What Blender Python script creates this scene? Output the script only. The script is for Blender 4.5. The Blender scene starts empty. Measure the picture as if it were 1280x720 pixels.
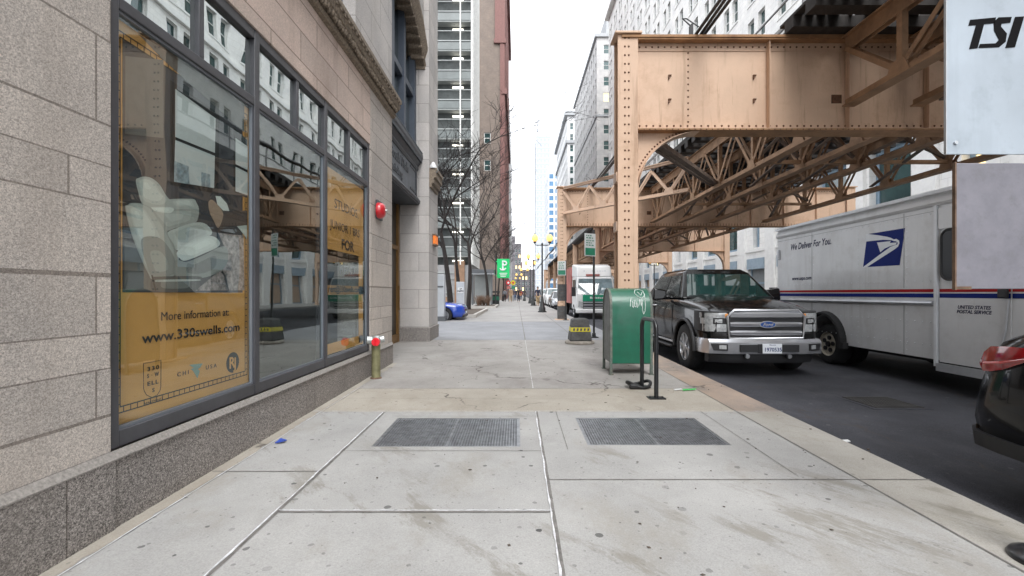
import bpy, bmesh, math, random
from mathutils import Vector, Matrix, Quaternion
R = math.radians
rnd = random.Random(7)
scene = bpy.context.scene
COL = scene.collection
H = 1.32; F = 569.0; U0 = 646.0; V0 = 366.5

def gz(y):
    "height of the pavement along the street"
    if y < -2: return -0.018
    if y < 15: return 0.009 * y
    if y < 60: return 0.135 + (y - 15) * 0.0013
    return 0.1935
def gr(y): return gz(y) - 0.13

# ------------------------------------------------------------------ materials
MATS = {}
def mat(name, col, rough=0.6, metal=0.0, var=0.12, vscale=3.0, bump=0.0, bscale=40.0, spec=0.5, coat=0.0,
        dirt=None, dirt_scale=1.5, dirt_amt=0.4, emit=None, estr=1.0, streak=None, streak_amt=0.5, rvar=0.0):
    if name in MATS: return MATS[name]
    m = bpy.data.materials.new(name); m.use_nodes = True
    nt = m.node_tree; N = nt.nodes; L = nt.links
    b = N['Principled BSDF']
    b.inputs['Roughness'].default_value = rough; b.inputs['Metallic'].default_value = metal
    b.inputs['Specular IOR Level'].default_value = spec
    b.inputs['Coat Weight'].default_value = coat; b.inputs['Coat Roughness'].default_value = 0.04
    tc = N.new('ShaderNodeTexCoord')
    n = N.new('ShaderNodeTexNoise'); n.inputs['Scale'].default_value = vscale; n.inputs['Detail'].default_value = 6
    n.inputs['Roughness'].default_value = 0.65
    L.new(tc.outputs['Object'], n.inputs['Vector'])
    r = N.new('ShaderNodeValToRGB')
    c = Vector(col)
    r.color_ramp.elements[0].position = 0.3; r.color_ramp.elements[1].position = 0.7
    r.color_ramp.elements[0].color = (*[max(0, x * (1 - var)) for x in c], 1)
    r.color_ramp.elements[1].color = (*[min(1, x * (1 + var)) for x in c], 1)
    L.new(n.outputs['Fac'], r.inputs['Fac'])
    out = r.outputs['Color']
    if dirt:
        n2 = N.new('ShaderNodeTexNoise'); n2.inputs['Scale'].default_value = dirt_scale; n2.inputs['Detail'].default_value = 9
        n2.inputs['Roughness'].default_value = 0.7
        L.new(tc.outputs['Object'], n2.inputs['Vector'])
        r2 = N.new('ShaderNodeValToRGB'); r2.color_ramp.elements[0].position = 0.52; r2.color_ramp.elements[1].position = 0.72
        r2.color_ramp.elements[1].color = (dirt_amt,) * 3 + (1,)
        L.new(n2.outputs['Fac'], r2.inputs['Fac'])
        mx = N.new('ShaderNodeMix'); mx.data_type = 'RGBA'
        L.new(r2.outputs['Color'], mx.inputs[0]); L.new(out, mx.inputs[6]); mx.inputs[7].default_value = (*dirt, 1)
        out = mx.outputs[2]
    if streak:      # run-off marks: long upright streaks with their own shape
        for sc_, lo in (((5.0, 5.0, 0.35), 0.56), ((14.0, 14.0, 0.9), 0.60)):
            mp = N.new('ShaderNodeMapping'); mp.inputs['Scale'].default_value = sc_; L.new(tc.outputs['Object'], mp.inputs['Vector'])
            n3 = N.new('ShaderNodeTexNoise'); n3.inputs['Scale'].default_value = 1.0; n3.inputs['Detail'].default_value = 7; n3.inputs['Roughness'].default_value = 0.65
            L.new(mp.outputs['Vector'], n3.inputs['Vector'])
            r3 = N.new('ShaderNodeValToRGB'); r3.color_ramp.elements[0].position = lo; r3.color_ramp.elements[1].position = lo + 0.16; r3.color_ramp.elements[1].color = (streak_amt,) * 3 + (1,)
            L.new(n3.outputs['Fac'], r3.inputs['Fac'])
            mx = N.new('ShaderNodeMix'); mx.data_type = 'RGBA'; L.new(r3.outputs['Color'], mx.inputs[0]); L.new(out, mx.inputs[6]); mx.inputs[7].default_value = (*streak, 1); out = mx.outputs[2]
    L.new(out, b.inputs['Base Color'])
    if rvar:
        mr = N.new('ShaderNodeMapRange'); mr.inputs['To Min'].default_value = max(0, rough - rvar); mr.inputs['To Max'].default_value = rough + rvar
        L.new(n.outputs['Fac'], mr.inputs['Value']); L.new(mr.outputs[0], b.inputs['Roughness'])
    if bump:
        nb = N.new('ShaderNodeTexNoise'); nb.inputs['Scale'].default_value = bscale; nb.inputs['Detail'].default_value = 4
        L.new(tc.outputs['Object'], nb.inputs['Vector'])
        bp = N.new('ShaderNodeBump'); bp.inputs['Strength'].default_value = bump; bp.inputs['Distance'].default_value = 0.02
        L.new(nb.outputs['Fac'], bp.inputs['Height']); L.new(bp.outputs['Normal'], b.inputs['Normal'])
    if emit:
        b.inputs['Emission Color'].default_value = (*emit, 1); b.inputs['Emission Strength'].default_value = estr
    MATS[name] = m
    return m

def nodes_of(name):
    m = bpy.data.materials.new(name); m.use_nodes = True
    MATS[name] = m
    return m, m.node_tree.nodes, m.node_tree.links, m.node_tree.nodes['Principled BSDF']

def mixc(N, L, fac, a, b, mode='MIX'):
    mx = N.new('ShaderNodeMix'); mx.data_type = 'RGBA'; mx.blend_type = mode
    for i, x in ((0, fac), (6, a), (7, b)):
        if isinstance(x, (int, float)): mx.inputs[i].default_value = x
        elif isinstance(x, tuple): mx.inputs[i].default_value = (*x, 1)
        else: L.new(x, mx.inputs[i])
    return mx.outputs[2]

def ramp(N, L, src, p0, p1, c0=(0, 0, 0), c1=(1, 1, 1)):
    r = N.new('ShaderNodeValToRGB'); r.color_ramp.elements[0].position = p0; r.color_ramp.elements[1].position = p1
    r.color_ramp.elements[0].color = (*c0, 1); r.color_ramp.elements[1].color = (*c1, 1)
    L.new(src, r.inputs['Fac']); return r.outputs['Color']

def noise(N, L, vec, scale, detail=5, rough=0.6):
    n = N.new('ShaderNodeTexNoise'); n.inputs['Scale'].default_value = scale; n.inputs['Detail'].default_value = detail
    n.inputs['Roughness'].default_value = rough
    L.new(vec, n.inputs['Vector']); return n.outputs['Fac']

def mapping(N, L, vec, scale=(1, 1, 1), loc=(0, 0, 0)):
    m = N.new('ShaderNodeMapping'); m.inputs['Scale'].default_value = scale; m.inputs['Location'].default_value = loc
    L.new(vec, m.inputs['Vector']); return m.outputs['Vector']

def concrete(name, light, dark, stain, stain_amt=0.5, gum=0.6, crack=0.0, gumcol=(0.05, 0.05, 0.05), trail=0.0, big=0.10, grain=0.18):
    m, N, L, b = nodes_of(name)
    pos = N.new('ShaderNodeTexCoord').outputs['Object']
    base = ramp(N, L, noise(N, L, pos, 1.1, 9, 0.7), 0.32, 0.68, dark, light)
    fine = ramp(N, L, noise(N, L, pos, 120, 3, 0.7), 0.3, 0.7, (1 - grain,) * 3, (1 + grain * .65,) * 3)
    base = mixc(N, L, 1.0, base, fine, 'MULTIPLY')
    st = ramp(N, L, noise(N, L, mapping(N, L, pos, (0.9, 0.55, 1), (3.1, 0.7, 0)), 1.3, 10, 0.72), 0.52, 0.70, (0, 0, 0), (stain_amt,) * 3)
    base = mixc(N, L, st, base, stain)
    blo = ramp(N, L, noise(N, L, mapping(N, L, pos, (1, 1, 1), (9, 4, 0)), 2.7, 8, 0.75), 0.60, 0.72, (0, 0, 0), (stain_amt * .5,) * 3)
    base = mixc(N, L, blo, base, tuple(min(1, x * 1.25) for x in light))
    wide = ramp(N, L, noise(N, L, mapping(N, L, pos, (1, 1, 1), (5.5, 2.2, 0)), 0.42, 5, 0.6), 0.35, 0.65, (1 - big,) * 3, (1 + big * .7,) * 3)
    base = mixc(N, L, 1.0, base, wide, 'MULTIPLY')
    if trail:       # dried spill marks running towards the kerb
        tv = N.new('ShaderNodeVectorRotate'); tv.rotation_type = 'Z_AXIS'; tv.inputs['Angle'].default_value = 0.9; L.new(pos, tv.inputs['Vector'])
        t1 = ramp(N, L, noise(N, L, mapping(N, L, tv.outputs[0], (0.8, 2.6, 1), (1.3, 6.1, 0)), 1.0, 12, 0.74), 0.53, 0.60, (0, 0, 0), (trail,) * 3)
        t2 = ramp(N, L, noise(N, L, mapping(N, L, pos, (1, 1, 1), (7.7, 1.1, 0)), 0.7, 2), 0.44, 0.56)
        base = mixc(N, L, mixc(N, L, 1.0, t1, t2, 'MULTIPLY'), base, (0.205, 0.188, 0.155))
    # trodden gum: round dark spots of many sizes
    for sc, th, keep, k in ((3.3, 0.075, 0.5, 1.0), (5.6, 0.085, 0.5, .75), (11, 0.11, 0.5, .5), (23, 0.13, 0.4, .4)):
        wob = N.new('ShaderNodeVectorMath'); wob.operation = 'ADD'
        nn = N.new('ShaderNodeTexNoise'); nn.inputs['Scale'].default_value = 26; L.new(pos, nn.inputs['Vector'])
        sca = N.new('ShaderNodeVectorMath'); sca.operation = 'SCALE'; sca.inputs['Scale'].default_value = 0.02
        L.new(nn.outputs['Color'], sca.inputs[0]); L.new(pos, wob.inputs[0]); L.new(sca.outputs[0], wob.inputs[1])
        v = N.new('ShaderNodeTexVoronoi'); v.voronoi_dimensions = '2D'; v.inputs['Scale'].default_value = sc
        L.new(wob.outputs[0], v.inputs['Vector'])
        sep = N.new('ShaderNodeSeparateColor'); L.new(v.outputs['Color'], sep.inputs['Color'])
        th_n = N.new('ShaderNodeMath'); th_n.operation = 'MULTIPLY_ADD'; th_n.inputs[1].default_value = -th * 1.6; th_n.inputs[2].default_value = th * 1.15
        L.new(sep.outputs['Green'], th_n.inputs[0])
        lt = N.new('ShaderNodeMath'); lt.operation = 'LESS_THAN'; L.new(v.outputs['Distance'], lt.inputs[0]); L.new(th_n.outputs[0], lt.inputs[1])
        kp = N.new('ShaderNodeMath'); kp.operation = 'LESS_THAN'; kp.inputs[1].default_value = keep; L.new(sep.outputs['Red'], kp.inputs[0])
        mu = N.new('ShaderNodeMath'); mu.operation = 'MULTIPLY'; L.new(lt.outputs[0], mu.inputs[0]); L.new(kp.outputs[0], mu.inputs[1])
        bl = N.new('ShaderNodeMath'); bl.operation = 'MULTIPLY'; L.new(mu.outputs[0], bl.inputs[0])
        bmul = N.new('ShaderNodeMath'); bmul.operation = 'MULTIPLY'; bmul.inputs[1].default_value = gum * k; L.new(sep.outputs['Blue'], bmul.inputs[0])
        L.new(bmul.outputs[0], bl.inputs[1])
        base = mixc(N, L, bl.outputs[0], base, gumcol)
    if crack:
        v = N.new('ShaderNodeTexVoronoi'); v.feature = 'DISTANCE_TO_EDGE'; v.inputs['Scale'].default_value = 0.9
        wn = N.new('ShaderNodeTexNoise'); wn.inputs['Scale'].default_value = 3; wn.inputs['Detail'].default_value = 8
        L.new(pos, wn.inputs['Vector'])
        mv = N.new('ShaderNodeMix'); mv.data_type = 'RGBA'; mv.inputs[0].default_value = 0.35
        L.new(pos, mv.inputs[6]); L.new(wn.outputs['Color'], mv.inputs[7]); L.new(mv.outputs[2], v.inputs['Vector'])
        cr = ramp(N, L, v.outputs['Distance'], 0.0, 0.012, (crack,) * 3, (0, 0, 0))
        msk = ramp(N, L, noise(N, L, pos, 0.9, 2), 0.48, 0.60)
        cr = mixc(N, L, 1.0, cr, msk, 'MULTIPLY')
        base = mixc(N, L, cr, base, (0.06, 0.05, 0.045))
    L.new(base, b.inputs['Base Color']); b.inputs['Roughness'].default_value = 0.82; b.inputs['Specular IOR Level'].default_value = 0.3
    bp = N.new('ShaderNodeBump'); bp.inputs['Strength'].default_value = 0.25; bp.inputs['Distance'].default_value = 0.006
    L.new(noise(N, L, pos, 70, 6, 0.7), bp.inputs['Height']); L.new(bp.outputs['Normal'], b.inputs['Normal'])
    return m

def masonry(name, c1, c2, mortar, bw, bh, ms, speck=0.25, offset=0.5, bump=0.4, rough=0.75, stain=None, sq=1.0, sqf=2, shift=0.0, fine=240, wavy=0.0):
    "coursed stone or brick: runs along the wall (x+y) and up (z)"
    m, N, L, b = nodes_of(name)
    pos = N.new('ShaderNodeTexCoord').outputs['Object']
    s = N.new('ShaderNodeSeparateXYZ'); L.new(pos, s.inputs[0])
    ad = N.new('ShaderNodeMath'); ad.operation = 'ADD'; L.new(s.outputs[0], ad.inputs[0]); L.new(s.outputs[1], ad.inputs[1])
    zo = s.outputs[2]
    if wavy:      # courses of unequal height
        m1 = N.new('ShaderNodeMath'); m1.operation = 'MULTIPLY'; m1.inputs[1].default_value = 2 * math.pi / (bh * 3.4); L.new(zo, m1.inputs[0])
        m2 = N.new('ShaderNodeMath'); m2.operation = 'SINE'; L.new(m1.outputs[0], m2.inputs[0])
        m3 = N.new('ShaderNodeMath'); m3.operation = 'MULTIPLY_ADD'; m3.inputs[1].default_value = wavy; L.new(m2.outputs[0], m3.inputs[0]); L.new(zo, m3.inputs[2]); zo = m3.outputs[0]
    c = N.new('ShaderNodeCombineXYZ'); L.new(ad.outputs[0], c.inputs[0]); L.new(zo, c.inputs[1])
    vec = mapping(N, L, c.outputs[0], (1, 1, 1), (shift, 0, 0))
    br = N.new('ShaderNodeTexBrick'); br.offset = offset; br.squash = sq; br.squash_frequency = sqf
    br.inputs['Scale'].default_value = 1; br.inputs['Brick Width'].default_value = bw; br.inputs['Row Height'].default_value = bh
    br.inputs['Mortar Size'].default_value = ms; br.inputs['Mortar Smooth'].default_value = 0.1
    br.inputs['Color1'].default_value = (*c1, 1); br.inputs['Color2'].default_value = (*c2, 1); br.inputs['Mortar'].default_value = (*mortar, 1)
    L.new(vec, br.inputs['Vector'])
    base = br.outputs['Color']
    n1 = ramp(N, L, noise(N, L, pos, 0.8, 6, 0.6), 0.3, 0.7, (0.82, 0.82, 0.83), (1.12, 1.10, 1.08))
    base = mixc(N, L, 1.0, base, n1, 'MULTIPLY')
    if speck:
        v = N.new('ShaderNodeTexVoronoi'); v.inputs['Scale'].default_value = fine; L.new(pos, v.inputs['Vector'])
        sp = ramp(N, L, v.outputs['Color'], 0.15, 0.85, (1 - speck,) * 3, (1 + speck,) * 3)
        base = mixc(N, L, 1.0, base, sp, 'MULTIPLY')
        sp2 = ramp(N, L, noise(N, L, pos, fine * .35, 3, 0.8), 0.35, 0.65, (1 - speck * .6,) * 3, (1 + speck * .5,) * 3)
        base = mixc(N, L, 1.0, base, sp2, 'MULTIPLY')
    if stain:
        sv = mapping(N, L, pos, (1.6, 1.6, 0.35), (2, 5, 0))
        st = ramp(N, L, noise(N, L, sv, 1.2, 9, 0.7), 0.52, 0.75, (0, 0, 0), (0.6,) * 3)
        base = mixc(N, L, st, base, stain)
    L.new(base, b.inputs['Base Color']); b.inputs['Roughness'].default_value = rough; b.inputs['Specular IOR Level'].default_value = 0.35
    bp = N.new('ShaderNodeBump'); bp.inputs['Strength'].default_value = bump; bp.inputs['Distance'].default_value = 0.012
    iv = N.new('ShaderNodeMath'); iv.operation = 'SUBTRACT'; iv.inputs[0].default_value = 1.0; L.new(br.outputs['Fac'], iv.inputs[1])
    L.new(iv.outputs[0], bp.inputs['Height']); L.new(bp.outputs['Normal'], b.inputs['Normal'])
    return m

def shop_glass(name, ior=1.9, tint=(0.86, 0.93, 0.91), rcol=(0.9, 0.97, 0.96)):
    m, N, L, b = nodes_of(name)
    N.remove(b)
    out = [n for n in N if n.type == 'OUTPUT_MATERIAL'][0]
    t = N.new('ShaderNodeBsdfTransparent'); t.inputs[0].default_value = (*tint, 1)
    g = N.new('ShaderNodeBsdfGlossy'); g.inputs['Roughness'].default_value = 0.004; g.inputs['Color'].default_value = (*rcol, 1)
    fr = N.new('ShaderNodeFresnel'); fr.inputs['IOR'].default_value = ior
    bp = N.new('ShaderNodeBump'); bp.inputs['Strength'].default_value = 0.035; bp.inputs['Distance'].default_value = 0.05
    tc = N.new('ShaderNodeTexCoord'); L.new(noise(N, L, tc.outputs['Object'], 1.6, 1), bp.inputs['Height'])
    L.new(bp.outputs['Normal'], g.inputs['Normal'])
    ge = N.new('ShaderNodeNewGeometry'); ff = N.new('ShaderNodeMath'); ff.operation = 'SUBTRACT'; ff.inputs[0].default_value = 1.0; L.new(ge.outputs['Backfacing'], ff.inputs[1])
    fm = N.new('ShaderNodeMath'); fm.operation = 'MULTIPLY'; L.new(fr.outputs[0], fm.inputs[0]); L.new(ff.outputs[0], fm.inputs[1])
    mx = N.new('ShaderNodeMixShader'); L.new(fm.outputs[0], mx.inputs[0]); L.new(t.outputs[0], mx.inputs[1]); L.new(g.outputs[0], mx.inputs[2])
    L.new(mx.outputs[0], out.inputs['Surface'])
    return m

# ------------------------------------------------------------------ objects
def tag(o, label=None, cat=None, group=None, kind=None):
    if label: o['label'] = label
    if cat: o['category'] = cat
    if group: o['group'] = group
    if kind: o['kind'] = kind
    return o
def thing(name, label, cat, loc=(0, 0, 0), rz=0.0, group=None):
    o = bpy.data.objects.new(name, None); COL.objects.link(o)
    o.empty_display_size = 0.1
    o.location = loc; o.rotation_euler = (0, 0, rz)
    return tag(o, label, cat, group)
def copy_tree(o, parent=None):
    c = o.copy(); COL.objects.link(c)
    if parent is not None: c.parent = parent
    for ch in list(o.children): copy_tree(ch, c)
    return c
def wt(o):
    v = Vector((0, 0, 0))
    while o is not None:
        v += o.location; o = o.parent
    return v

class MB:
    def __init__(s): s.v = []; s.f = []
    def add(s, vs, fs):
        n = len(s.v); s.v += [tuple(x) for x in vs]; s.f += [tuple(i + n for i in f) for f in fs]; return s
    def box(s, x0, x1, y0, y1, z0, z1):
        x0, x1 = min(x0, x1), max(x0, x1); y0, y1 = min(y0, y1), max(y0, y1); z0, z1 = min(z0, z1), max(z0, z1)
        return s.add([(x0, y0, z0), (x1, y0, z0), (x1, y1, z0), (x0, y1, z0), (x0, y0, z1), (x1, y0, z1), (x1, y1, z1), (x0, y1, z1)],
              [(0, 3, 2, 1), (4, 5, 6, 7), (0, 1, 5, 4), (1, 2, 6, 5), (2, 3, 7, 6), (3, 0, 4, 7)])
    def hexa(s, b, t):
        return s.add(list(b) + list(t), [(0, 3, 2, 1), (4, 5, 6, 7), (0, 1, 5, 4), (1, 2, 6, 5), (2, 3, 7, 6), (3, 0, 4, 7)])
    def beam(s, p, q, w, h, up=(0, 0, 1)):
        p = Vector(p); q = Vector(q); d = (q - p).normalized(); up = Vector(up)
        if abs(d.dot(up)) > 0.98: up = Vector((0, 1, 0)) if abs(d.y) < .9 else Vector((1, 0, 0))
        a = d.cross(up).normalized(); b = a.cross(d).normalized()
        a *= w / 2; b *= h / 2
        return s.hexa([p - a - b, p + a - b, p + a + b, p - a + b], [q - a - b, q + a - b, q + a + b, q - a + b])
    def poly(s, pts): return s.add(pts, [tuple(range(len(pts)))])
    def prism(s, pts, vec):
        n = len(pts); vec = Vector(vec); q = [Vector(p) + vec for p in pts]
        return s.add(list(pts) + q, [tuple(range(n))[::-1], tuple(range(n, 2 * n))] + [(i, (i + 1) % n, n + (i + 1) % n, n + i) for i in range(n)])
    def loft(s, rings, cap=True, closed=True):
        n = len(rings[0]); k = len(s.v)
        for r in rings: s.v += [tuple(p) for p in r]
        for a in range(len(rings) - 1):
            for i in range(n if closed else n - 1):
                j = (i + 1) % n
                s.f.append((k + a * n + i, k + a * n + j, k + (a + 1) * n + j, k + (a + 1) * n + i))
        if cap:
            s.f.append(tuple(k + i for i in range(n))[::-1]); m = k + (len(rings) - 1) * n
            s.f.append(tuple(m + i for i in range(n)))
        return s
    def tube(s, pts, r, n=8, closed=False):
        pts = [Vector(p) for p in pts]; rs = r if isinstance(r, (list, tuple)) else [r] * len(pts)
        rings = []; ref = None
        for i, p in enumerate(pts):
            if closed: d = pts[(i + 1) % len(pts)] - pts[i - 1]
            else: d = (pts[min(i + 1, len(pts) - 1)] - pts[max(i - 1, 0)])
            d = d.normalized() if d.length > 1e-9 else Vector((0, 0, 1))
            if ref is None:
                ref = d.orthogonal().normalized()
            ref = (ref - d * ref.dot(d)); ref = ref.normalized() if ref.length > 1e-6 else d.orthogonal().normalized()
            b = d.cross(ref)
            rings.append([p + (ref * math.cos(t) + b * math.sin(t)) * rs[i] for t in [2 * math.pi * k / n for k in range(n)]])
        if closed: rings.append(rings[0])
        return s.loft(rings, cap=not closed)
    def cyl(s, p, q, r0, r1=None, n=16):
        return s.tube([p, q], [r0, r0 if r1 is None else r1], n)
    def lathe(s, c, prof, n=16, axis='z', cap=True):
        rings = []
        for r, z in prof:
            ring = []
            for k in range(n):
                a = 2 * math.pi * k / n; x, y = r * math.cos(a), r * math.sin(a)
                if axis == 'z': p = (c[0] + x, c[1] + y, c[2] + z)
                elif axis == 'x': p = (c[0] + z, c[1] + x, c[2] + y)
                else: p = (c[0] + y, c[1] + z, c[2] + x)
                ring.append(p)
            rings.append(ring)
        return s.loft(rings, cap=cap)
    def ball(s, c, r, sx=1, sy=1, sz=1, n=12, m=8):
        rings = []
        for i in range(m + 1):
            t = math.pi * i / m; z = -math.cos(t); q = max(0.02, math.sin(t))
            rings.append([(c[0] + r * sx * q * math.cos(2 * math.pi * k / n), c[1] + r * sy * q * math.sin(2 * math.pi * k / n), c[2] + r * sz * z) for k in range(n)])
        return s.loft(rings)
    def rivet(s, p, nrm, r=0.016):
        r *= 1.2
        p = Vector(p); nrm = Vector(nrm).normalized(); a = nrm.orthogonal().normalized(); b = nrm.cross(a)
        v = [p + (a * math.cos(t) + b * math.sin(t)) * r for t in [math.pi / 3 * k for k in range(6)]]
        v += [p + nrm * r * .6 + (a * math.cos(t) + b * math.sin(t)) * r * .6 for t in [math.pi / 3 * k for k in range(6)]]
        return s.add(v, [(i, (i + 1) % 6, 6 + (i + 1) % 6, 6 + i) for i in range(6)] + [(6, 7, 8, 9, 10, 11)])
    def rivets(s, p, q, step, nrm, r=0.016):
        p = Vector(p); q = Vector(q); n = max(1, int((q - p).length / step))
        for i in range(n + 1): s.rivet(p.lerp(q, i / n), nrm, r)
        return s
    def build(s, name, m, parent=None, world=False, smooth=None, bevel=0, seg=2, loc=None, cut=None, fix=True, sub=0):
        me = bpy.data.meshes.new(name); me.from_pydata(s.v, [], s.f); 
        if fix:
            bm = bmesh.new(); bm.from_mesh(me)
            if cut or sub or bevel: bmesh.ops.remove_doubles(bm, verts=bm.verts, dist=1e-5)
            bmesh.ops.recalc_face_normals(bm, faces=bm.faces); bm.to_mesh(me); bm.free()
        me.materials.append(m if not isinstance(m, str) else MATS[m])
        o = bpy.data.objects.new(name, me); COL.objects.link(o)
        if parent is not None:
            o.parent = parent
            if world: o.location = -wt(parent)
        if loc is not None: o.location = loc
        if sub:
            md = o.modifiers.new('sub', 'SUBSURF'); md.levels = sub; md.render_levels = sub
        if cut:
            cm = bpy.data.meshes.new('cutter'); cm.from_pydata(cut.v, [], cut.f)
            bm = bmesh.new(); bm.from_mesh(cm); bmesh.ops.recalc_face_normals(bm, faces=bm.faces); bm.to_mesh(cm); bm.free()
            co = bpy.data.objects.new('cutter', cm); COL.objects.link(co)
            if parent is not None: co.parent = parent; co.location = o.location
            md = o.modifiers.new('b', 'BOOLEAN'); md.operation = 'DIFFERENCE'; md.solver = 'EXACT'; md.object = co
        if sub or cut:
            dg = bpy.context.evaluated_depsgraph_get(); dg.update()
            nm = bpy.data.meshes.new_from_object(o.evaluated_get(dg)); o.modifiers.clear(); o.data = nm; nm.name = name
            if cut: bpy.data.objects.remove(co)
            me = nm
        if smooth is not None:
            me.shade_smooth(); me.set_sharp_from_angle(angle=R(smooth))
        if bevel:
            md = o.modifiers.new('bevel', 'BEVEL'); md.width = bevel; md.segments = seg; md.limit_method = 'ANGLE'; md.angle_limit = R(40)
            md.harden_normals = False
            if smooth is None:
                me.shade_smooth(); me.set_sharp_from_angle(angle=R(60))
        return o

def text(s, size, m, origin, xdir, updir, parent=None, world=True, name='lettering', shear=0.0, bold=0.0, width=None, depth=0.0015, align='LEFT', spacing=1.0):
    cu = bpy.data.curves.new('t', 'FONT'); cu.body = s; cu.size = size; cu.shear = shear; cu.offset = bold; cu.extrude = depth; cu.align_x = align
    cu.resolution_u = 3; cu.space_character = spacing
    t = bpy.data.objects.new('t', cu); COL.objects.link(t)
    dg = bpy.context.evaluated_depsgraph_get(); dg.update()
    me = bpy.data.meshes.new_from_object(t.evaluated_get(dg))
    bpy.data.objects.remove(t); bpy.data.curves.remove(cu)
    xs = [v.co.x for v in me.vertices]
    k = 1.0
    if width and xs: k = width / max(1e-6, (max(xs) - min(xs)))
    X = Vector(xdir).normalized(); U = Vector(updir).normalized(); Nn = X.cross(U)
    me.transform(Matrix(((X.x * k, U.x, Nn.x, 0), (X.y * k, U.y, Nn.y, 0), (X.z * k, U.z, Nn.z, 0), (0, 0, 0, 1))))
    me.transform(Matrix.Translation(Vector(origin)))
    me.materials.clear(); me.materials.append(m if not isinstance(m, str) else MATS[m]); me.name = name
    o = bpy.data.objects.new(name, me); COL.objects.link(o)
    if parent is not None:
        o.parent = parent
        if world: o.location = -wt(parent)
    return o

def on_x(u, v, X):
    "photo point on a wall plane x = X -> (Y, z)"
    Y = F * X / (u - U0); return Y, H - (v - V0) * Y / F
def on_y(u, v, Y):
    return (u - U0) * Y / F, H - (v - V0) * Y / F
# ------------------------------------------------------------------ palette
concrete('walk_light', (0.425, 0.42, 0.407), (0.335, 0.33, 0.32), (0.29, 0.268, 0.23), 0.75, 1.0, trail=0.62)
concrete('walk_ochre', (0.42, 0.388, 0.335), (0.335, 0.303, 0.255), (0.25, 0.215, 0.17), 0.6, 0.7, crack=1.0)
concrete('walk_dark', (0.37, 0.355, 0.335), (0.285, 0.27, 0.252), (0.19, 0.165, 0.16), 0.6, 0.6, crack=0.9)
concrete('walk_far', (0.38, 0.37, 0.355), (0.31, 0.30, 0.29), (0.22, 0.20, 0.19), 0.5, 0.6)
concrete('apron', (0.30, 0.305, 0.32), (0.24, 0.245, 0.255), (0.19, 0.19, 0.20), 0.5, 0.4)
concrete('curb_light', (0.41, 0.393, 0.36), (0.325, 0.308, 0.275), (0.25, 0.225, 0.18), 0.8, 0.4, trail=0.75)
concrete('curb_worn', (0.38, 0.29, 0.225), (0.25, 0.215, 0.19), (0.17, 0.16, 0.15), 0.8, 0.3, crack=1.0, big=0.25)
concrete('asphalt', (0.066, 0.068, 0.080), (0.042, 0.043, 0.051), (0.090, 0.090, 0.097), 0.6, 0.35, crack=0.8, gumcol=(0.17, 0.17, 0.17), trail=0.0, big=0.35, grain=0.6)
mat('ground', (0.10, 0.10, 0.10), 0.9)
masonry('granite', (0.56, 0.51, 0.465), (0.45, 0.413, 0.38), (0.25, 0.22, 0.195), .86, 0.29, 0.006, 0.30, offset=0.38, stain=(0.32, 0.275, 0.24), sq=0.72, sqf=3, shift=0.35, wavy=0.085, fine=200)
masonry('granite_pale', (0.55, 0.525, 0.505), (0.46, 0.44, 0.425), (0.25, 0.235, 0.22), 0.95, 0.47, 0.006, 0.20, offset=0.5, stain=(0.33, 0.30, 0.27))
masonry('granite_pink', (0.68, 0.545, 0.475), (0.56, 0.46, 0.405), (0.25, 0.19, 0.15), 0.95, 0.31, 0.006, 0.22, offset=0.4, stain=(0.27, 0.19, 0.15))
masonry('base_granite', (0.275, 0.252, 0.235), (0.245, 0.228, 0.213), (0.12, 0.105, 0.095), 2.75, 2.0, 0.004, 0.62, fine=190, stain=(0.17, 0.15, 0.135), shift=1.35)
mat('granite_edge', (0.27, 0.25, 0.23), 0.8, var=0.35, vscale=60)
mat('carved_stone', (0.23, 0.185, 0.14), 0.85, var=0.5, vscale=30, bump=0.8, bscale=40)
mat('frame_grey', (0.062, 0.062, 0.070), 0.42, var=0.2, vscale=5, spec=0.5)
mat('frame_trim', (0.20, 0.22, 0.25), 0.4, metal=0.3)
mat('frame_blue', (0.060, 0.076, 0.105), 0.5, var=0.2)
mat('iron_dark', (0.055, 0.062, 0.072), 0.5, var=0.3, vscale=8)
mat('spandrel', (0.13, 0.145, 0.165), 0.55, var=0.2, vscale=5)
mat('door_dark', (0.03, 0.028, 0.026), 0.35)
mat('door_bronze', (0.22, 0.12, 0.04), 0.4, metal=0.3)
shop_glass('shop_glass', 2.15, (0.92, 0.95, 0.94))
shop_glass('shop_glass_upper', 11.0, (0.5, 0.55, 0.55), (0.94, 1.0, 0.985))
shop_glass('shop_glass_clear', 3.3, (0.9, 0.94, 0.93), (0.93, 1.0, 0.98))
mat('room_dark', (0.045, 0.043, 0.042), 0.9)
mat('room_mid', (0.16, 0.155, 0.15), 0.9)
mat('ochre_print', (0.78, 0.39, 0.105), 0.55, var=0.1, vscale=1.5)
mat('ochre_dark', (0.45, 0.22, 0.065), 0.6)
mat('print_black', (0.02, 0.02, 0.024), 0.6)
mat('print_room', (0.060, 0.062, 0.075), 0.6, var=0.25, vscale=2)
mat('print_grey', (0.17, 0.165, 0.16), 0.6, var=0.2, vscale=2)
mat('print_white', (0.78, 0.78, 0.76), 0.6)
mat('print_window', (0.70, 0.72, 0.72), 0.6, var=0.08)
mat('print_city', (0.36, 0.42, 0.46), 0.6, var=0.5, vscale=25)
mat('print_chair', (0.60, 0.64, 0.60), 0.6, var=0.06)
mat('print_chair_light', (0.86, 0.88, 0.84), 0.6)
mat('print_chair_shade', (0.30, 0.33, 0.32), 0.6)
mat('print_tan', (0.46, 0.32, 0.24), 0.6, var=0.15)
mat('print_rug', (0.36, 0.30, 0.29), 0.7, var=0.8, vscale=28)
mat('print_sofa', (0.10, 0.075, 0.07), 0.6)
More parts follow.
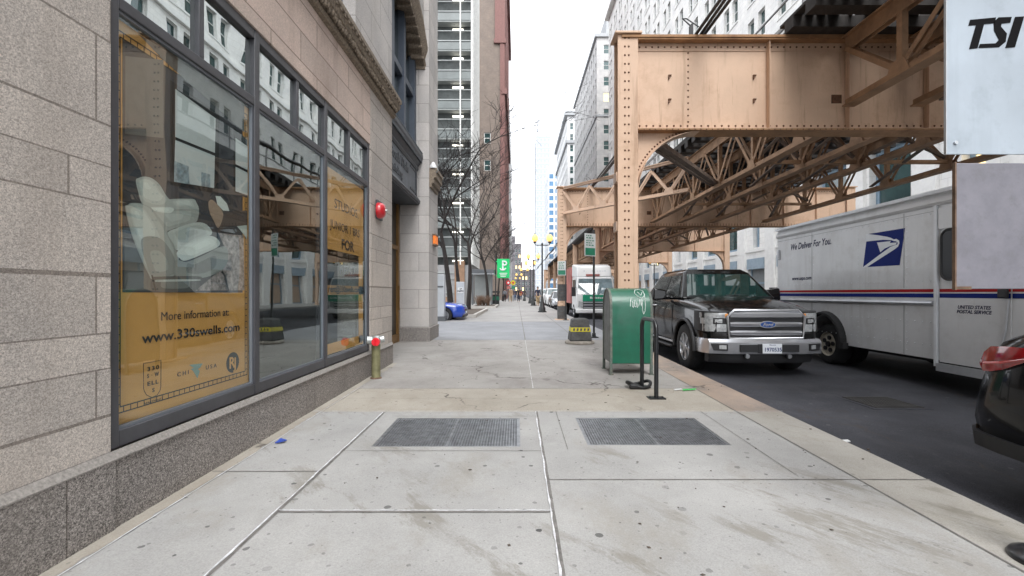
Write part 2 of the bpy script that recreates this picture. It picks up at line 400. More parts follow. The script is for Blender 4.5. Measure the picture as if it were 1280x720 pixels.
mat('print_teal', (0.25, 0.38, 0.33), 0.6)
mat('steel_tan', (0.64, 0.445, 0.315), 0.6, var=0.08, vscale=1.6, dirt=(0.30, 0.165, 0.085), dirt_scale=1.6, dirt_amt=0.45, bump=0.08, bscale=30, streak=(0.24, 0.125, 0.06), streak_amt=0.6)
mat('steel_tan_rust', (0.36, 0.20, 0.10), 0.75, var=0.25, vscale=3, dirt=(0.13, 0.06, 0.03), dirt_scale=2.5, dirt_amt=0.7, bump=0.15, bscale=40)
mat('steel_brown', (0.36, 0.22, 0.13), 0.75, var=0.25, vscale=3, dirt=(0.10, 0.055, 0.035), dirt_scale=2.0, dirt_amt=0.6)
mat('steel_grime', (0.15, 0.11, 0.085), 0.8, var=0.3, vscale=4)
mat('rivet_dark', (0.12, 0.055, 0.028), 0.8, var=0.4, vscale=20)  # rivet shadows put into a dark colour; bolt lugs share it
mat('tie_wood', (0.03, 0.026, 0.024), 0.85, var=0.4, vscale=6)
mat('rail_steel', (0.18, 0.16, 0.15), 0.4, metal=0.8)
mat('cable_black', (0.015, 0.015, 0.017), 0.5)
masonry('white_stone', (0.83, 0.83, 0.81), (0.80, 0.795, 0.775), (0.60, 0.59, 0.56), 0.62, 0.40, 0.008, 0.0, bump=0.15, stain=(0.74, 0.725, 0.69))
mat('white_stone_trim', (0.76, 0.755, 0.735), 0.75, var=0.08)
mat('blue_frame', (0.22, 0.31, 0.39), 0.5, var=0.12)
mat('blue_panel', (0.29, 0.37, 0.44), 0.55, var=0.12)
mat('garage_tan', (0.46, 0.33, 0.24), 0.6)
mat('louvre_grey', (0.20, 0.22, 0.23), 0.5)
mat('office_glass', (0.035, 0.07, 0.07), 0.06, var=0.5, vscale=0.35, spec=0.8)
mat('lit_glass', (0.25, 0.18, 0.08), 0.2, emit=(1.0, 0.75, 0.35), estr=0.9)
mat('strip_light', (0.9, 0.88, 0.8), 0.5, emit=(1.0, 0.93, 0.8), estr=2.2)
mat('win_white', (0.72, 0.72, 0.70), 0.6)
masonry('grey_limestone', (0.47, 0.465, 0.46), (0.43, 0.43, 0.425), (0.34, 0.34, 0.34), 1.6, 0.9, 0.02, 0.0, bump=0.1)
mat('pale_stone', (0.62, 0.62, 0.62), 0.8, var=0.06)
mat('cornice_grey', (0.33, 0.34, 0.35), 0.8)
mat('blue_glass', (0.09, 0.19, 0.32), 0.3, var=0.3, vscale=0.2, spec=0.3)
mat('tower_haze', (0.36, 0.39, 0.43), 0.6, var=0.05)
masonry('tan_brick', (0.215, 0.168, 0.138), (0.17, 0.132, 0.11), (0.195, 0.168, 0.147), 0.24, 0.085, 0.012, 0.0, bump=0.2, stain=(0.15, 0.13, 0.115))
mat('red_terracotta', (0.185, 0.09, 0.08), 0.75, var=0.15, vscale=4)
mat('garage_slab', (0.33, 0.35, 0.345), 0.7, var=0.08)
mat('garage_dark', (0.085, 0.095, 0.095), 0.8, var=0.3, vscale=1.5)
mat('garage_screen', (0.15, 0.17, 0.168), 0.35, var=0.2, vscale=0.8, spec=0.6)
mat('brown_brick', (0.27, 0.165, 0.105), 0.8, var=0.2)
mat('grey_panel', (0.28, 0.28, 0.285), 0.7)
mat('far_dark', (0.16, 0.15, 0.16), 0.8, var=0.3, vscale=0.6)
mat('far_red', (0.30, 0.19, 0.165), 0.8, var=0.3, vscale=0.6)
mat('bark', (0.028, 0.023, 0.021), 0.9, var=0.3, vscale=8, bump=0.5, bscale=30)
mat('twig', (0.026, 0.021, 0.020), 0.9, var=0.2)
mat('dead_shrub', (0.17, 0.105, 0.07), 0.9, var=0.35, vscale=10)
mat('soil', (0.09, 0.07, 0.055), 0.95, var=0.3, vscale=8)
mat('planter_stone', (0.45, 0.43, 0.40), 0.8, var=0.15)
mat('box_green', (0.004, 0.105, 0.058), 0.34, var=0.18, vscale=6, dirt=(0.02, 0.08, 0.055), dirt_scale=4, dirt_amt=0.35, bump=0.03, bscale=25, coat=0.2)
mat('box_trim', (0.11, 0.135, 0.115), 0.6, var=0.5, vscale=14, dirt=(0.17, 0.10, 0.065), dirt_scale=7, dirt_amt=0.8)
mat('box_side', (0.16, 0.17, 0.155), 0.5, var=0.35, vscale=7)
mat('graffiti', (0.72, 0.78, 0.75), 0.5)
mat('rack_black', (0.011, 0.012, 0.014), 0.35, var=0.35, vscale=12, coat=0.2)
mat('lock_black', (0.012, 0.012, 0.013), 0.5)
mat('pole_black', (0.022, 0.024, 0.025), 0.4, var=0.3, vscale=9)
mat('sign_white', (0.56, 0.58, 0.58), 0.4, var=0.1)
mat('sign_green', (0.02, 0.19, 0.11), 0.4)
mat('parking_green', (0.01, 0.44, 0.13), 0.4, emit=(0.01, 0.5, 0.13), estr=0.12)
mat('white_paint', (0.78, 0.79, 0.79), 0.35, var=0.05, coat=0.4)
mat('mail_grey', (0.63, 0.64, 0.65), 0.36, var=0.06, vscale=2.5, dirt=(0.43, 0.42, 0.40), dirt_scale=2, dirt_amt=0.55, coat=0.15, streak=(0.40, 0.39, 0.37), streak_amt=0.35, rvar=0.12)
mat('mail_roof', (0.72, 0.75, 0.78), 0.4, var=0.08)
mat('postal_blue', (0.004, 0.017, 0.16), 0.6, spec=0.15)
mat('postal_red', (0.36, 0.012, 0.014), 0.6, spec=0.15)
mat('postal_text', (0.012, 0.014, 0.06), 0.7, spec=0.1)
mat('alu', (0.62, 0.64, 0.67), 0.35, metal=0.6, var=0.12)
mat('black_paint', (0.004, 0.0045, 0.006), 0.2, var=0.15, coat=0.4, spec=0.2)
mat('truck_paint', (0.006, 0.0058, 0.006), 0.16, metal=0.0, var=0.12, coat=0.35, spec=0.25)
mat('black_plastic', (0.018, 0.018, 0.02), 0.55, var=0.2)
mat('rubber', (0.020, 0.020, 0.021), 0.85, var=0.3, vscale=15)
mat('chrome', (0.62, 0.63, 0.655), 0.24, metal=0.72, var=0.06, vscale=6)
mat('chrome_dull', (0.52, 0.53, 0.55), 0.28, metal=1.0, var=0.1)
mat('car_glass', (0.016, 0.045, 0.042), 0.015, spec=1.0, coat=1.0, var=0.3)
mat('dark_pane', (0.006, 0.006, 0.007), 0.15, spec=0.12)
mat('van_sky_glass', (0.20, 0.27, 0.30), 0.05, spec=0.9, coat=1.0, var=0.5, vscale=1.5)  # pale blue base paints in the bright sky reflected by the windscreen
mat('car_glass_dark', (0.010, 0.013, 0.014), 0.04, spec=0.6, coat=0.5)
mat('lamp_clear', (0.44, 0.455, 0.465), 0.15, metal=0.15, var=0.3, vscale=30, coat=1.0)
mat('lamp_amber', (0.75, 0.27, 0.03), 0.3, coat=0.5)
mat('lamp_red', (0.33, 0.006, 0.010), 0.12, var=0.4, vscale=9, coat=1.0)
mat('lamp_red_bright', (0.50, 0.012, 0.014), 0.15, coat=1.0)
mat('ford_blue', (0.02, 0.06, 0.22), 0.2, coat=1.0)
mat('plate_white', (0.72, 0.75, 0.79), 0.45, var=0.06)
mat('plate_text', (0.03, 0.05, 0.16), 0.5)
mat('wheel_cream', (0.60, 0.56, 0.47), 0.5, var=0.15, vscale=8)
mat('silver_paint', (0.42, 0.43, 0.45), 0.25, metal=0.5, coat=1.0)
mat('blue_paint', (0.012, 0.06, 0.42), 0.22, coat=1.0)
mat('dark_paint', (0.05, 0.055, 0.07), 0.25, coat=1.0)
mat('red_side', (0.40, 0.13, 0.115), 0.45, var=0.4, vscale=1.5)
mat('van_green', (0.01, 0.30, 0.17), 0.4)
mat('sign_back', (0.45, 0.51, 0.57), 0.38, metal=0.25, var=0.07, vscale=4, dirt=(0.30, 0.345, 0.39), dirt_scale=5, dirt_amt=0.6, streak=(0.33, 0.38, 0.43), streak_amt=0.4, rvar=.1)
mat('sign_back_grey', (0.22, 0.215, 0.245), 0.5, metal=0.2, var=0.14, vscale=9, dirt=(0.15, 0.145, 0.15), dirt_scale=14, dirt_amt=0.5)
mat('rust_edge', (0.16, 0.10, 0.065), 0.8, var=0.5, vscale=18)
mat('stencil', (0.008, 0.008, 0.009), 0.8, spec=0.1)
mat('pipe_brass', (0.20, 0.19, 0.10), 0.55, var=0.35, vscale=9, metal=0.2)
mat('red_gloss', (0.55, 0.012, 0.022), 0.3, coat=0.6)
mat('cap_red', (0.75, 0.006, 0.02), 0.4, coat=0.3)
mat('fitting_steel', (0.50, 0.53, 0.52), 0.35, metal=0.7)
mat('cone_grey', (0.085, 0.085, 0.085), 0.85, var=0.35, vscale=9, bump=0.3, bscale=30)
mat('tape_yellow', (0.58, 0.50, 0.02), 0.45)
mat('slab', (0.33, 0.30, 0.26), 0.9, var=0.25, vscale=8)
mat('lamp_iron', (0.025, 0.028, 0.028), 0.45, var=0.2)
mat('globe', (0.6, 0.42, 0.2), 0.3, emit=(1.0, 0.55, 0.13), estr=0.55)
mat('skin', (0.42, 0.27, 0.20), 0.6)
mat('hair_dark', (0.03, 0.022, 0.018), 0.7)
for nme, c in (('cloth_navy', (0.025, 0.03, 0.055)), ('cloth_black', (0.02, 0.02, 0.022)), ('cloth_khaki', (0.36, 0.26, 0.15)), ('cloth_tan', (0.33, 0.22, 0.13)),
               ('cloth_grey', (0.16, 0.17, 0.19)), ('cloth_orange', (0.50, 0.20, 0.08)), ('cloth_jean', (0.07, 0.10, 0.17)), ('cloth_red', (0.3, 0.04, 0.04))):
    mat(nme, c, 0.85, var=0.2, vscale=12)
mat('grate_steel', (0.235, 0.245, 0.26), 0.4, metal=0.5, var=0.35, vscale=14)
mat('pit_dark', (0.012, 0.012, 0.013), 0.95)
mat('drain_iron', (0.055, 0.053, 0.052), 0.7, var=0.3)
mat('caulk_white', (0.66, 0.66, 0.68), 0.8, var=0.35, vscale=25)
mat('groove_dark', (0.17, 0.16, 0.15), 0.95, var=0.35, vscale=20)
mat('kiosk_grey', (0.52, 0.55, 0.58), 0.45, var=0.08)
mat('kiosk_dark', (0.12, 0.13, 0.14), 0.5)
mat('orange_lamp', (0.5, 0.13, 0.015), 0.4, emit=(1.0, 0.22, 0.02), estr=0.2)
mat('litter_green', (0.06, 0.55, 0.12), 0.4); mat('litter_blue', (0.03, 0.07, 0.35), 0.4)
mat('bin_green', (0.01, 0.11, 0.065), 0.5)
mat('bin_black', (0.02, 0.02, 0.021), 0.5)

# ------------------------------------------------------------------ world and sun: flat overcast
w = bpy.data.worlds.new('World'); scene.world = w; w.use_nodes = True
N, L = w.node_tree.nodes, w.node_tree.links
bg = N['Background']
sky = N.new('ShaderNodeTexSky'); sky.sky_type = 'NISHITA'; sky.sun_disc = False
sky.sun_elevation = R(52); sky.sun_rotation = R(172); sky.dust_density = 4.0; sky.air_density = 1.0; sky.ozone_density = 1.0
hs = N.new('ShaderNodeHueSaturation'); hs.inputs['Saturation'].default_value = 0.10; L.new(sky.outputs[0], hs.inputs['Color'])
cl = mixc(N, L, 0.72, hs.outputs[0], (9.4, 9.75, 10.35))
L.new(cl, bg.inputs['Color']); bg.inputs['Strength'].default_value = 0.13
sl = bpy.data.lights.new('sun', 'SUN'); sl.energy = 1.1; sl.angle = R(35); sl.color = (1, 0.985, 0.965)
so = bpy.data.objects.new('sun', sl); COL.objects.link(so)
el, az = R(52), R(172)
dirv = Vector((math.sin(az) * math.cos(el), math.cos(az) * math.cos(el), math.sin(el)))
so.rotation_euler = dirv.to_track_quat('Z', 'Y').to_euler(); so.location = (0, 0, 60)

# ------------------------------------------------------------------ camera
cd = bpy.data.cameras.new('camera'); cam = bpy.data.objects.new('camera', cd); COL.objects.link(cam); scene.camera = cam
cd.sensor_width = 36; cd.lens = 36 * F / 1280; cd.clip_start = 0.05; cd.clip_end = 5000
cd.shift_x = -(U0 - 640) / 1280; cd.shift_y = (V0 - 360) / 1280
cam.location = (0, 0, H); cam.rotation_euler = (R(90), 0, 0)
vs = scene.view_settings
vs.view_transform = 'Standard'; vs.look = 'None'; vs.gamma = 1; vs.use_curve_mapping = False; vs.exposure = 1.35

# ------------------------------------------------------------------ ground, pavements, road
def yrange(a, b):
    ys = [a]; 
    for y in (-2, 0, 3, 6, 9, 12, 15, 20, 30, 45, 60, 100, 200):
        if a + .01 < y < b - .01: ys.append(y)
    return ys + [b]
def strip(mb, x0, x1, y0, y1, dz=0.0, zf=gz):
    ys = yrange(y0, y1); k = len(mb.v)
    for y in ys: mb.v += [(x0, y, zf(y) + dz), (x1, y, zf(y) + dz)]
    for i in range(len(ys) - 1): mb.f.append((k + 2 * i, k + 2 * i + 1, k + 2 * i + 3, k + 2 * i + 2))
    return mb
def sheet(name, m, rects, dz=0.0, zf=gz):
    mb = MB()
    for r in rects: strip(mb, *r, dz=dz, zf=zf)
    return tag(mb.build(name, m, fix=False), kind='structure')
g = MB().add([(-2000, -2000, -0.2), (2000, -2000, -0.2), (2000, 3000, -0.2), (-2000, 3000, -0.2)], [(0, 1, 2, 3)])
tag(g.build('ground', 'ground', fix=False), kind='structure')
CX = 2.86; CI = 2.365
sheet('road', 'asphalt', [(2.5, 14.3, -40, 600)], zf=gr)
cy_ = scene.cycles; cy_.max_bounces = 7; cy_.diffuse_bounces = 3; cy_.glossy_bounces = 3; cy_.transmission_bounces = 2; cy_.transparent_max_bounces = 10; cy_.caustics_reflective = False; cy_.caustics_refractive = False
gl = ((-1.06, -0.0, 4.65, 3.84), )
# vault grates: (x0, x1, y0, y1) openings in the pavement
GR = []
for (ua, ub, uc, ud, v1, v2) in ((470, 650.5, 465, 651, 523, 558.5), (722, 882, 735, 916, 522.5, 556.5)):
    pass
GR = [(-1.218, 0.030, 3.815, 4.655), (0.600, 1.815, 3.85, 4.665)]
Y1, Y2 = 4.90, 6.04
# near slab field around the two grate openings
def field(x0, x1, y0, y1, holes):
    xs = sorted({x0, x1} | {h[0] for h in holes} | {h[1] for h in holes}); ys = sorted({y0, y1} | {h[2] for h in holes} | {h[3] for h in holes})
    out = []
    for a, b in zip(xs, xs[1:]):
        for c, d in zip(ys, ys[1:]):
            mx, my = (a + b) / 2, (c + d) / 2
            if not any(h[0] < mx < h[1] and h[2] < my < h[3] for h in holes): out.append((a, b, c, d))
    return out
sheet('sidewalk', 'walk_light', field(-2.4, CI, -40, Y1, GR))
sheet('sidewalk', 'walk_ochre', [(-2.4, CI, Y1, Y2)])
sheet('sidewalk', 'walk_dark', [(-3.2, CI, Y2, 11.8)])
sheet('driveway', 'apron', [(-40, 2.42, 11.8, 18.9)])
sheet('sidewalk', 'walk_far', [(-12, 2.42, 18.9, 400)])
sheet('sidewalk', 'walk_far', [(14.3, 19.2, -40, 400)])
def curb(name, m, x0, x1, y0, y1):
    mb = MB(); strip(mb, x0, x1, y0, y1); ys = yrange(y0, y1)
    for xs_, k0 in ((x1, 1), (x0, -1)):
        k = len(mb.v)
        for y in ys: mb.v += [(xs_, y, gz(y)), (xs_ , y, gz(y) - 0.2)]
        for i in range(len(ys) - 1): mb.f.append((k + 2 * i, k + 2 * i + 1, k + 2 * i + 3, k + 2 * i + 2))
    return tag(mb.build(name, m, bevel=0.012), kind='structure')
curb('curb', 'curb_light', CI, CX, -40, Y1)
curb('curb', 'curb_worn', CI, CX, Y1, 11.8)
curb('curb', 'apron', 2.42, 2.75, 11.8, 18.9)
curb('curb', 'walk_far', 2.42, 2.75, 18.9, 400)
curb('curb', 'walk_far', 14.0, 14.3, -40, 400)
# grooves and caulked joints
JX0, JX1 = -1.416, 0.216
def wob(mb, x0, y0, x1, y1, wd, dz=0.003, n=40, amp=0.25, seed=1):
    r = random.Random(seed); p = Vector((x0, y0, 0)); q = Vector((x1, y1, 0)); d = (q - p).normalized(); a = Vector((-d.y, d.x, 0)); k = len(mb.v)
    for i in range(n + 1):
        c = p.lerp(q, i / n)
        for sgn in (-1, 1):
            t = c + a * sgn * wd / 2 * (1 + r.uniform(-amp, amp)); mb.v.append((t.x, t.y, gz(t.y) + dz))
    for i in range(n): mb.f.append((k + 2 * i, k + 2 * i + 1, k + 2 * i + 3, k + 2 * i + 2))
jd, jw = MB(), MB()
for i, (a, b, c, d, wd, wh) in enumerate([
    (JX1, -2, JX1, Y1, .022, 1), (JX0, -2, JX0, 4.86, .022, 1), (CI, -2, CI, 11.8, .014, 0), (JX1, Y2, JX1, 11.8, .012, 2),
    (JX1, 3.15, CX, 3.15, .014, 0), (JX0, 2.69, JX1, 2.69, .016, 1), (-2.2, 3.29, JX0, 3.29, .014, 0),
    (JX0, 3.71, JX1, 3.71, .008, 0), (-2.2, Y1, CX, Y1, .016, 2), (-2.2, Y2, CI, Y2, .010, 0), (-1.3, 4.72, JX1, 4.72, .006, 0), (-2.2, 5.5, 1.2, 5.45, .006, 0),
    (JX1, 1.2, CX, 1.2, .014, 0), (JX0, .7, JX1, .7, .014, 1), (.42, 3.74, .42, 4.9, .007, 0), (1.98, 3.2, 1.98, 4.9, .006, 0), (-2.1, 2.0, -2.1, 6.3, .012, 2),
    (JX1, 11.8, JX1, 60, .03, 0), (1.55, 11.8, 1.55, 60, .03, 0), (-2.4, 11.8, CX, 11.8, .02, 0), (-2.4, 18.9, 2.42, 18.9, .03, 0), (-2.2, 8.6, JX1, 8.6, .012, 0), (JX1, 9.4, CI, 9.4, .012, 0)] +
    [(-2.4, 24 + 5 * k, 2.42, 24 + 5 * k, .03, 0) for k in range(10)]):
    if wh != 2: wob(jd, a, b, c, d, wd * .75, 0.004, 60, 0.3, i)
    if wh:
        off = -wd * .62 if wh == 1 else 0
        if a == c: wob(jw, a + off, b, c + off, d, wd * .42, 0.007, 90, 0.9, i + 50)
        else: wob(jw, a, b + (wd if wh == 1 else 0), c, d + (wd if wh == 1 else 0), wd * .42, 0.007, 90, 0.9, i + 50)
tag(jd.build('pavement_joint', 'groove_dark', fix=False), kind='structure')
tag(jw.build('joint_sealant', 'caulk_white', fix=False), kind='structure')
# a strip of swept grit along the foot of the wall
gt = MB(); wob(gt, -2.17, -2, -2.17, 8.1, .11, .0025, 160, .35, 9)
tag(gt.build('wall_foot_strip', 'walk_ochre', fix=False), kind='structure')

def grate(x0, x1, y0, y1, label):
    z = gz((y0 + y1) / 2); t = thing('sidewalk_grate', label, 'grate', ((x0 + x1) / 2, y0, z), group='steel grates set in the pavement')
    sl_ = 0.009
    def zz(y): return gz(y) - .004
    b = MB(); n = 52
    for i in range(1, n):
        x = x0 + (x1 - x0) * i / n; b.beam((x, y0, zz(y0) - .012), (x, y1, zz(y1) - .012), .007, .026)
    m_ = 30
    for j in range(1, m_):
        y = y0 + (y1 - y0) * j / m_; b.beam((x0, y, zz(y) - .008), (x1, y, zz(y) - .008), .006, .018)
    b.build('bars', 'grate_steel', t, True, fix=False)
    f = MB(); fw = .03
    for (a, c, d, e) in ((x0, x1, y0, y0 + fw), (x0, x1, y1 - fw, y1), (x0, x0 + fw, y0 + fw, y1 - fw), (x1 - fw, x1, y0 + fw, y1 - fw), ((x0 + x1) / 2 - .012, (x0 + x1) / 2 + .012, y0 + fw, y1 - fw)):
        f.hexa([(a, d, zz(d) - .04), (c, d, zz(d) - .04), (c, e, zz(e) - .04), (a, e, zz(e) - .04)], [(a, d, zz(d) + .002), (c, d, zz(d) + .002), (c, e, zz(e) + .002), (a, e, zz(e) + .002)])
    f.build('rim', 'grate_steel', t, True)
    p = MB()
    p.box(x0, x1, y0, y1, -.196, -.19); p.box(x0 - .01, x0, y0, y1, -.19, z - .04); p.box(x1, x1 + .01, y0, y1, -.19, z - .04); p.box(x0, x1, y0 - .01, y0, -.19, z - .04); p.box(x0, x1, y1, y1 + .01, -.19, z - .04)
    p.build('pit', 'pit_dark', t, True)
grate(*GR[0], 'steel grid grate in the pale pavement left of the central joint')
grate(*GR[1], 'steel grid grate in the pale pavement on the curb side of the central joint')
# drain in the road
t = thing('drain_grate', 'dark iron drain grate let into the asphalt beside the mail truck', 'drain', (4.65, 5.8, gr(5.8)))
b = MB(); 
for i in range(17): b.box(4.36 + i * .036, 4.376 + i * .036, 5.53, 6.1, gr(5.8) + .003, gr(5.8) + .012)
for j in range(9): b.box(4.36, 4.95, 5.53 + j * .07, 5.546 + j * .07, gr(5.8) + .003, gr(5.8) + .011)
b.build('bars', 'drain_iron', t, True)
b = MB(); b.box(4.30, 5.01, 5.47, 6.16, gr(5.8) - .01, gr(5.8) + .004); b.build('bed', 'asphalt', t, True)
# ------------------------------------------------------------------ the stone building on the left
XW = -2.23
B = thing('stone_building', 'grey granite office building with a big shop window on the left', 'building', (XW, 5, 0))
def part(mb, name, m, **k):
    par = k.pop('parent', B); return mb.build(name, m, par, True, **k)
wl = MB()
wl.box(XW - .5, XW, -15, 2.5, .45, 4.5); part(wl, 'wall', 'granite')
wl = MB(); wl.box(XW - .5, XW, 6.93, 8.13, .30, 4.5); part(wl, 'wall', 'granite')
wl = MB(); wl.box(XW - .5, XW, 2.5, 6.93, 3.585, 4.5); part(wl, 'wall', 'granite_pink')
wl = MB()
wl.box(XW - .5, XW - .002, -15, 3.0, 4.5, 40); wl.box(XW - .5, XW - .002, 6.3, 8.13, 4.5, 40); wl.box(XW - .5, XW - .002, 3.0, 6.3, 7.7, 40); wl.box(XW - .5, XW - .002, 3.0, 6.3, 4.5, 4.95)
wl.box(XW - .9, XW - .12, 8.13, 11.5, 7.9, 40)
wl.box(-20, XW - .5, -15, 12.6, 39.5, 40); wl.box(-20, -3.4, 12.3, 12.7, 0, 40); wl.box(-20, -19.6, -15, 12.3, 0, 39.5); wl.box(-20, XW - .5, -15, -14.6, 0, 39.5)
part(wl, 'wall', 'granite_pale')
# base course with its chamfered top edge
bc = MB(); X2 = XW + .03
bc.loft([[(XW - .5, y, -.1), (X2, y, -.1), (X2, y, .405), (XW - .03, y, .445), (XW - .5, y, .445)] for y in (-15, 2.497)])
bc.loft([[(XW - .5, y, -.1), (X2 - .012, y, -.1), (X2 - .012, y, .402), (XW - .04, y, .438), (XW - .5, y, .438)] for y in (2.503, 6.93)])
bc.loft([[(XW - .5, y, -.1), (X2 - .012, y, -.1), (X2 - .012, y, .402), (XW - .04, y, .438), (XW - .5, y, .438)] for y in (6.935, 8.135)])
part(bc, 'base_course', 'base_granite')
ed = MB(); ed.loft([[(XW + .002, y, .428), (X2 + .003, y, .402), (X2 + .003, y, .410), (XW + .002, y, .449)] for y in (-15, 8.13)])
part(ed, 'base_edge', 'granite_edge')
# carved belt course
bt = MB()
prof = [(0, 4.44), (.05, 4.46), (.07, 4.50), (.05, 4.53), (.13, 4.60), (.15, 4.66), (.13, 4.68), (.17, 4.70), (.17, 4.76), (0, 4.80)]
bt.loft([[(XW + x, y, z) for x, z in prof] for y in (-15, 8.16)])
r_ = random.Random(3)
for i in range(130):
    y = -.2 + i * .064
    bt.ball((XW + .095 + r_.uniform(-.01, .01), y, 4.555 + r_.uniform(-.012, .012)), .034, 1, .8, 1.3, 6, 4)
    if i % 2: bt.box(XW + .12, XW + .165, y - .022, y + .022, 4.655, 4.698)
part(bt, 'belt_course', 'carved_stone')
# upper window in the wall
uw = MB()
for y0, y1 in ((3.0, 3.12), (4.55, 4.75), (6.18, 6.3)): uw.box(XW - .32, XW - .18, y0, y1, 4.95, 7.7)
uw.box(XW - .32, XW - .18, 3.0, 6.3, 4.95, 5.08); uw.box(XW - .32, XW - .2, 3.0, 6.3, 6.3, 6.42)
f1 = part(uw, 'upper_window', 'frame_blue')
g1 = MB().box(XW - .28, XW - .265, 3.0, 6.3, 4.96, 7.7); part(g1, 'pane', 'shop_glass_upper', parent=f1)
g1 = MB().box(XW - .9, XW - .88, 3.0, 6.3, 4.9, 7.7); part(g1, 'blind', 'room_mid', parent=f1)
# --- shop window
FR = MB(); FX0, FX1 = XW - .12, XW - .012
YM = [2.5, 3.905, 5.33, 6.86]; FWD = .07
def bar(y0, y1, z0, z1, fx1=FX1): FR.box(FX0, fx1, y0, y1, z0, z1)
for y, wd in ((2.503, .065), (3.90, .072), (5.325, .072), (6.86, .068)): bar(y, y + wd, .45, 3.58)
bars_h = [(.45, .545), (2.93, 3.0), (3.50, 3.58)]
for a, b in ((2.568, 3.90), (3.972, 5.325), (5.397, 6.86)):
    for z0, z1 in bars_h: bar(a, b, z0, z1, FX1 - .004)
for y in (3.23, 4.655, 6.10): bar(y, y + .05, 3.0, 3.50, FX1 - .008)
fr = part(FR, 'shop_window', 'frame_grey', bevel=.006)
tr = MB()
for a, b in ((2.568, 3.90), (3.972, 5.325), (5.397, 6.86)):
    for (z0, z1) in ((.545, .562), (2.914, 2.93)): tr.box(XW - .056, XW - .03, a, b, z0, z1)
    for (y0, y1) in ((a, a + .014), (b - .016, b)): tr.box(XW - .056, XW - .03, y0, y1, .562, 2.914)
part(tr, 'trim', 'frame_trim', parent=fr)
for a, b in ((2.568, 3.90), (3.972, 5.325), (5.397, 6.86)):
    part(MB().box(XW - .050, XW - .045, a + .004, b - .004, .55, 2.926), 'pane', 'shop_glass' if a < 3 or a > 5 else 'shop_glass_clear', parent=fr)
for a, b in ((2.568, 3.23), (3.28, 3.90), (3.972, 4.655), (4.705, 5.325), (5.397, 6.10), (6.15, 6.86)):
    part(MB().box(XW - .062, XW - .056, a + .001, b - .001, 3.001, 3.499), 'pane', 'shop_glass_upper', parent=fr)
# the shop room behind it
rm = MB(); rm.box(-6.6, -6.5, -1, 8.05, .3, 3.9); rm.box(-6.5, XW - .5, -1, 8.05, 3.75, 3.9); rm.box(-6.5, XW - .5, -1.1, -1, .3, 3.9); rm.box(-6.5, XW - .5, 8.0, 8.1, .3, 3.9)
part(rm, 'shop_room', 'room_mid')
part(MB().box(-6.5, XW - .125, -1, 8.0, .35, .44), 'shop_floor', 'room_dark')
part(MB().box(-5.0, -4.7, 4.4, 4.75, .44, 3.75).box(-4.2, -3.9, 6.7, 7.0, .44, 3.75), 'shop_column', 'room_mid')
# --- entrance bay
XD = -3.02; XS = -2.52
dr = MB(); dr.box(XD - .2, XD, 8.13, 11.5, 0, 3.65); part(dr, 'entrance_wall', 'door_dark')
dd = MB()
for y in (8.75, 10.55): 
    for (a, b, c, d) in ((y, y + .07, .1, 2.5), (y + .9, y + .97, .1, 2.5), (y + .07, y + .9, .1, .3), (y + .07, y + .9, 2.4, 2.5)): dd.box(XD, XD + .05, a, b, c, d)
dd.box(XD, XD + .06, 11.38, 11.5, .1, 3.6)
dd.box(XD + .05, XD + .09, 9.58, 9.61, .9, 1.5); dd.box(XD + .05, XD + .09, 11.38, 11.41, .9, 1.5)
part(dd, 'entrance_door', 'door_bronze')
sd = MB(); sd.box(XS - .25, XS, 8.13, 11.5, 3.70, 4.42); part(sd, 'spandrel', 'spandrel')
sd = MB()
prof2 = [(-.3, 4.40), (.02, 4.40), (.04, 4.45), (.03, 4.50), (.07, 4.56), (.13, 4.66), (.15, 4.72), (.15, 4.80), (.03, 4.86), (-.3, 4.86)]
sd.loft([[(XS + x, y, z) for x, z in prof2] for y in (8.12, 11.52)])
for i in range(56): sd.box(XS + .06, XS + .135, 8.15 + i * .06, 8.185 + i * .06, 4.60, 4.68); sd.ball((XS + .12, 8.16 + i * .06, 4.83), .035, 1, .8, 1, 6, 4)
prof3 = [(-.3, 3.58), (.07, 3.58), (.09, 3.64), (.05, 3.70), (.02, 3.74), (-.3, 3.74)]
sd.loft([[(XS + x, y, z) for x, z in prof3] for y in (8.12, 11.49)])
sd.box(XS - .5, XS + .05, 8.13, 11.5, 3.55, 3.58)
for y in (8.2, 11.3): sd.box(XS, XS + .02, y, y + .12, 3.76, 4.38)
sd.box(XS, XS + .015, 10.75, 11.28, 3.80, 3.84); sd.box(XS, XS + .015, 10.75, 11.28, 4.32, 4.36)
part(sd, 'spandrel_moulding', 'iron_dark')
text('330 South Wells', .30, 'iron_dark', (XS + .002, 8.55, 4.10), (0, 1, 0), (0, 0, 1), B, width=2.0, bold=.004, depth=.01)
text('Building', .24, 'iron_dark', (XS + .002, 9.0, 3.84), (0, 1, 0), (0, 0, 1), B, width=1.0, bold=.003, depth=.01)
bw = MB()
for y0, y1 in ((8.13, 8.3), (9.25, 9.45), (10.25, 10.42), (11.32, 11.5)): bw.box(XS - .22, XS - .02, y0, y1, 4.86, 7.7)
for z in (5.0, 6.35): bw.box(XS - .2, XS - .05, 8.13, 11.5, z - .14, z)
bwo = part(bw, 'bay_window', 'frame_blue')
part(MB().box(XS - .16, XS - .15, 8.13, 11.5, 4.9, 7.7), 'pane', 'shop_glass_upper', parent=bwo)
part(MB().box(XS - .75, XS - .7, 8.13, 11.5, 4.8, 7.9), 'blind', 'room_mid', parent=bwo)
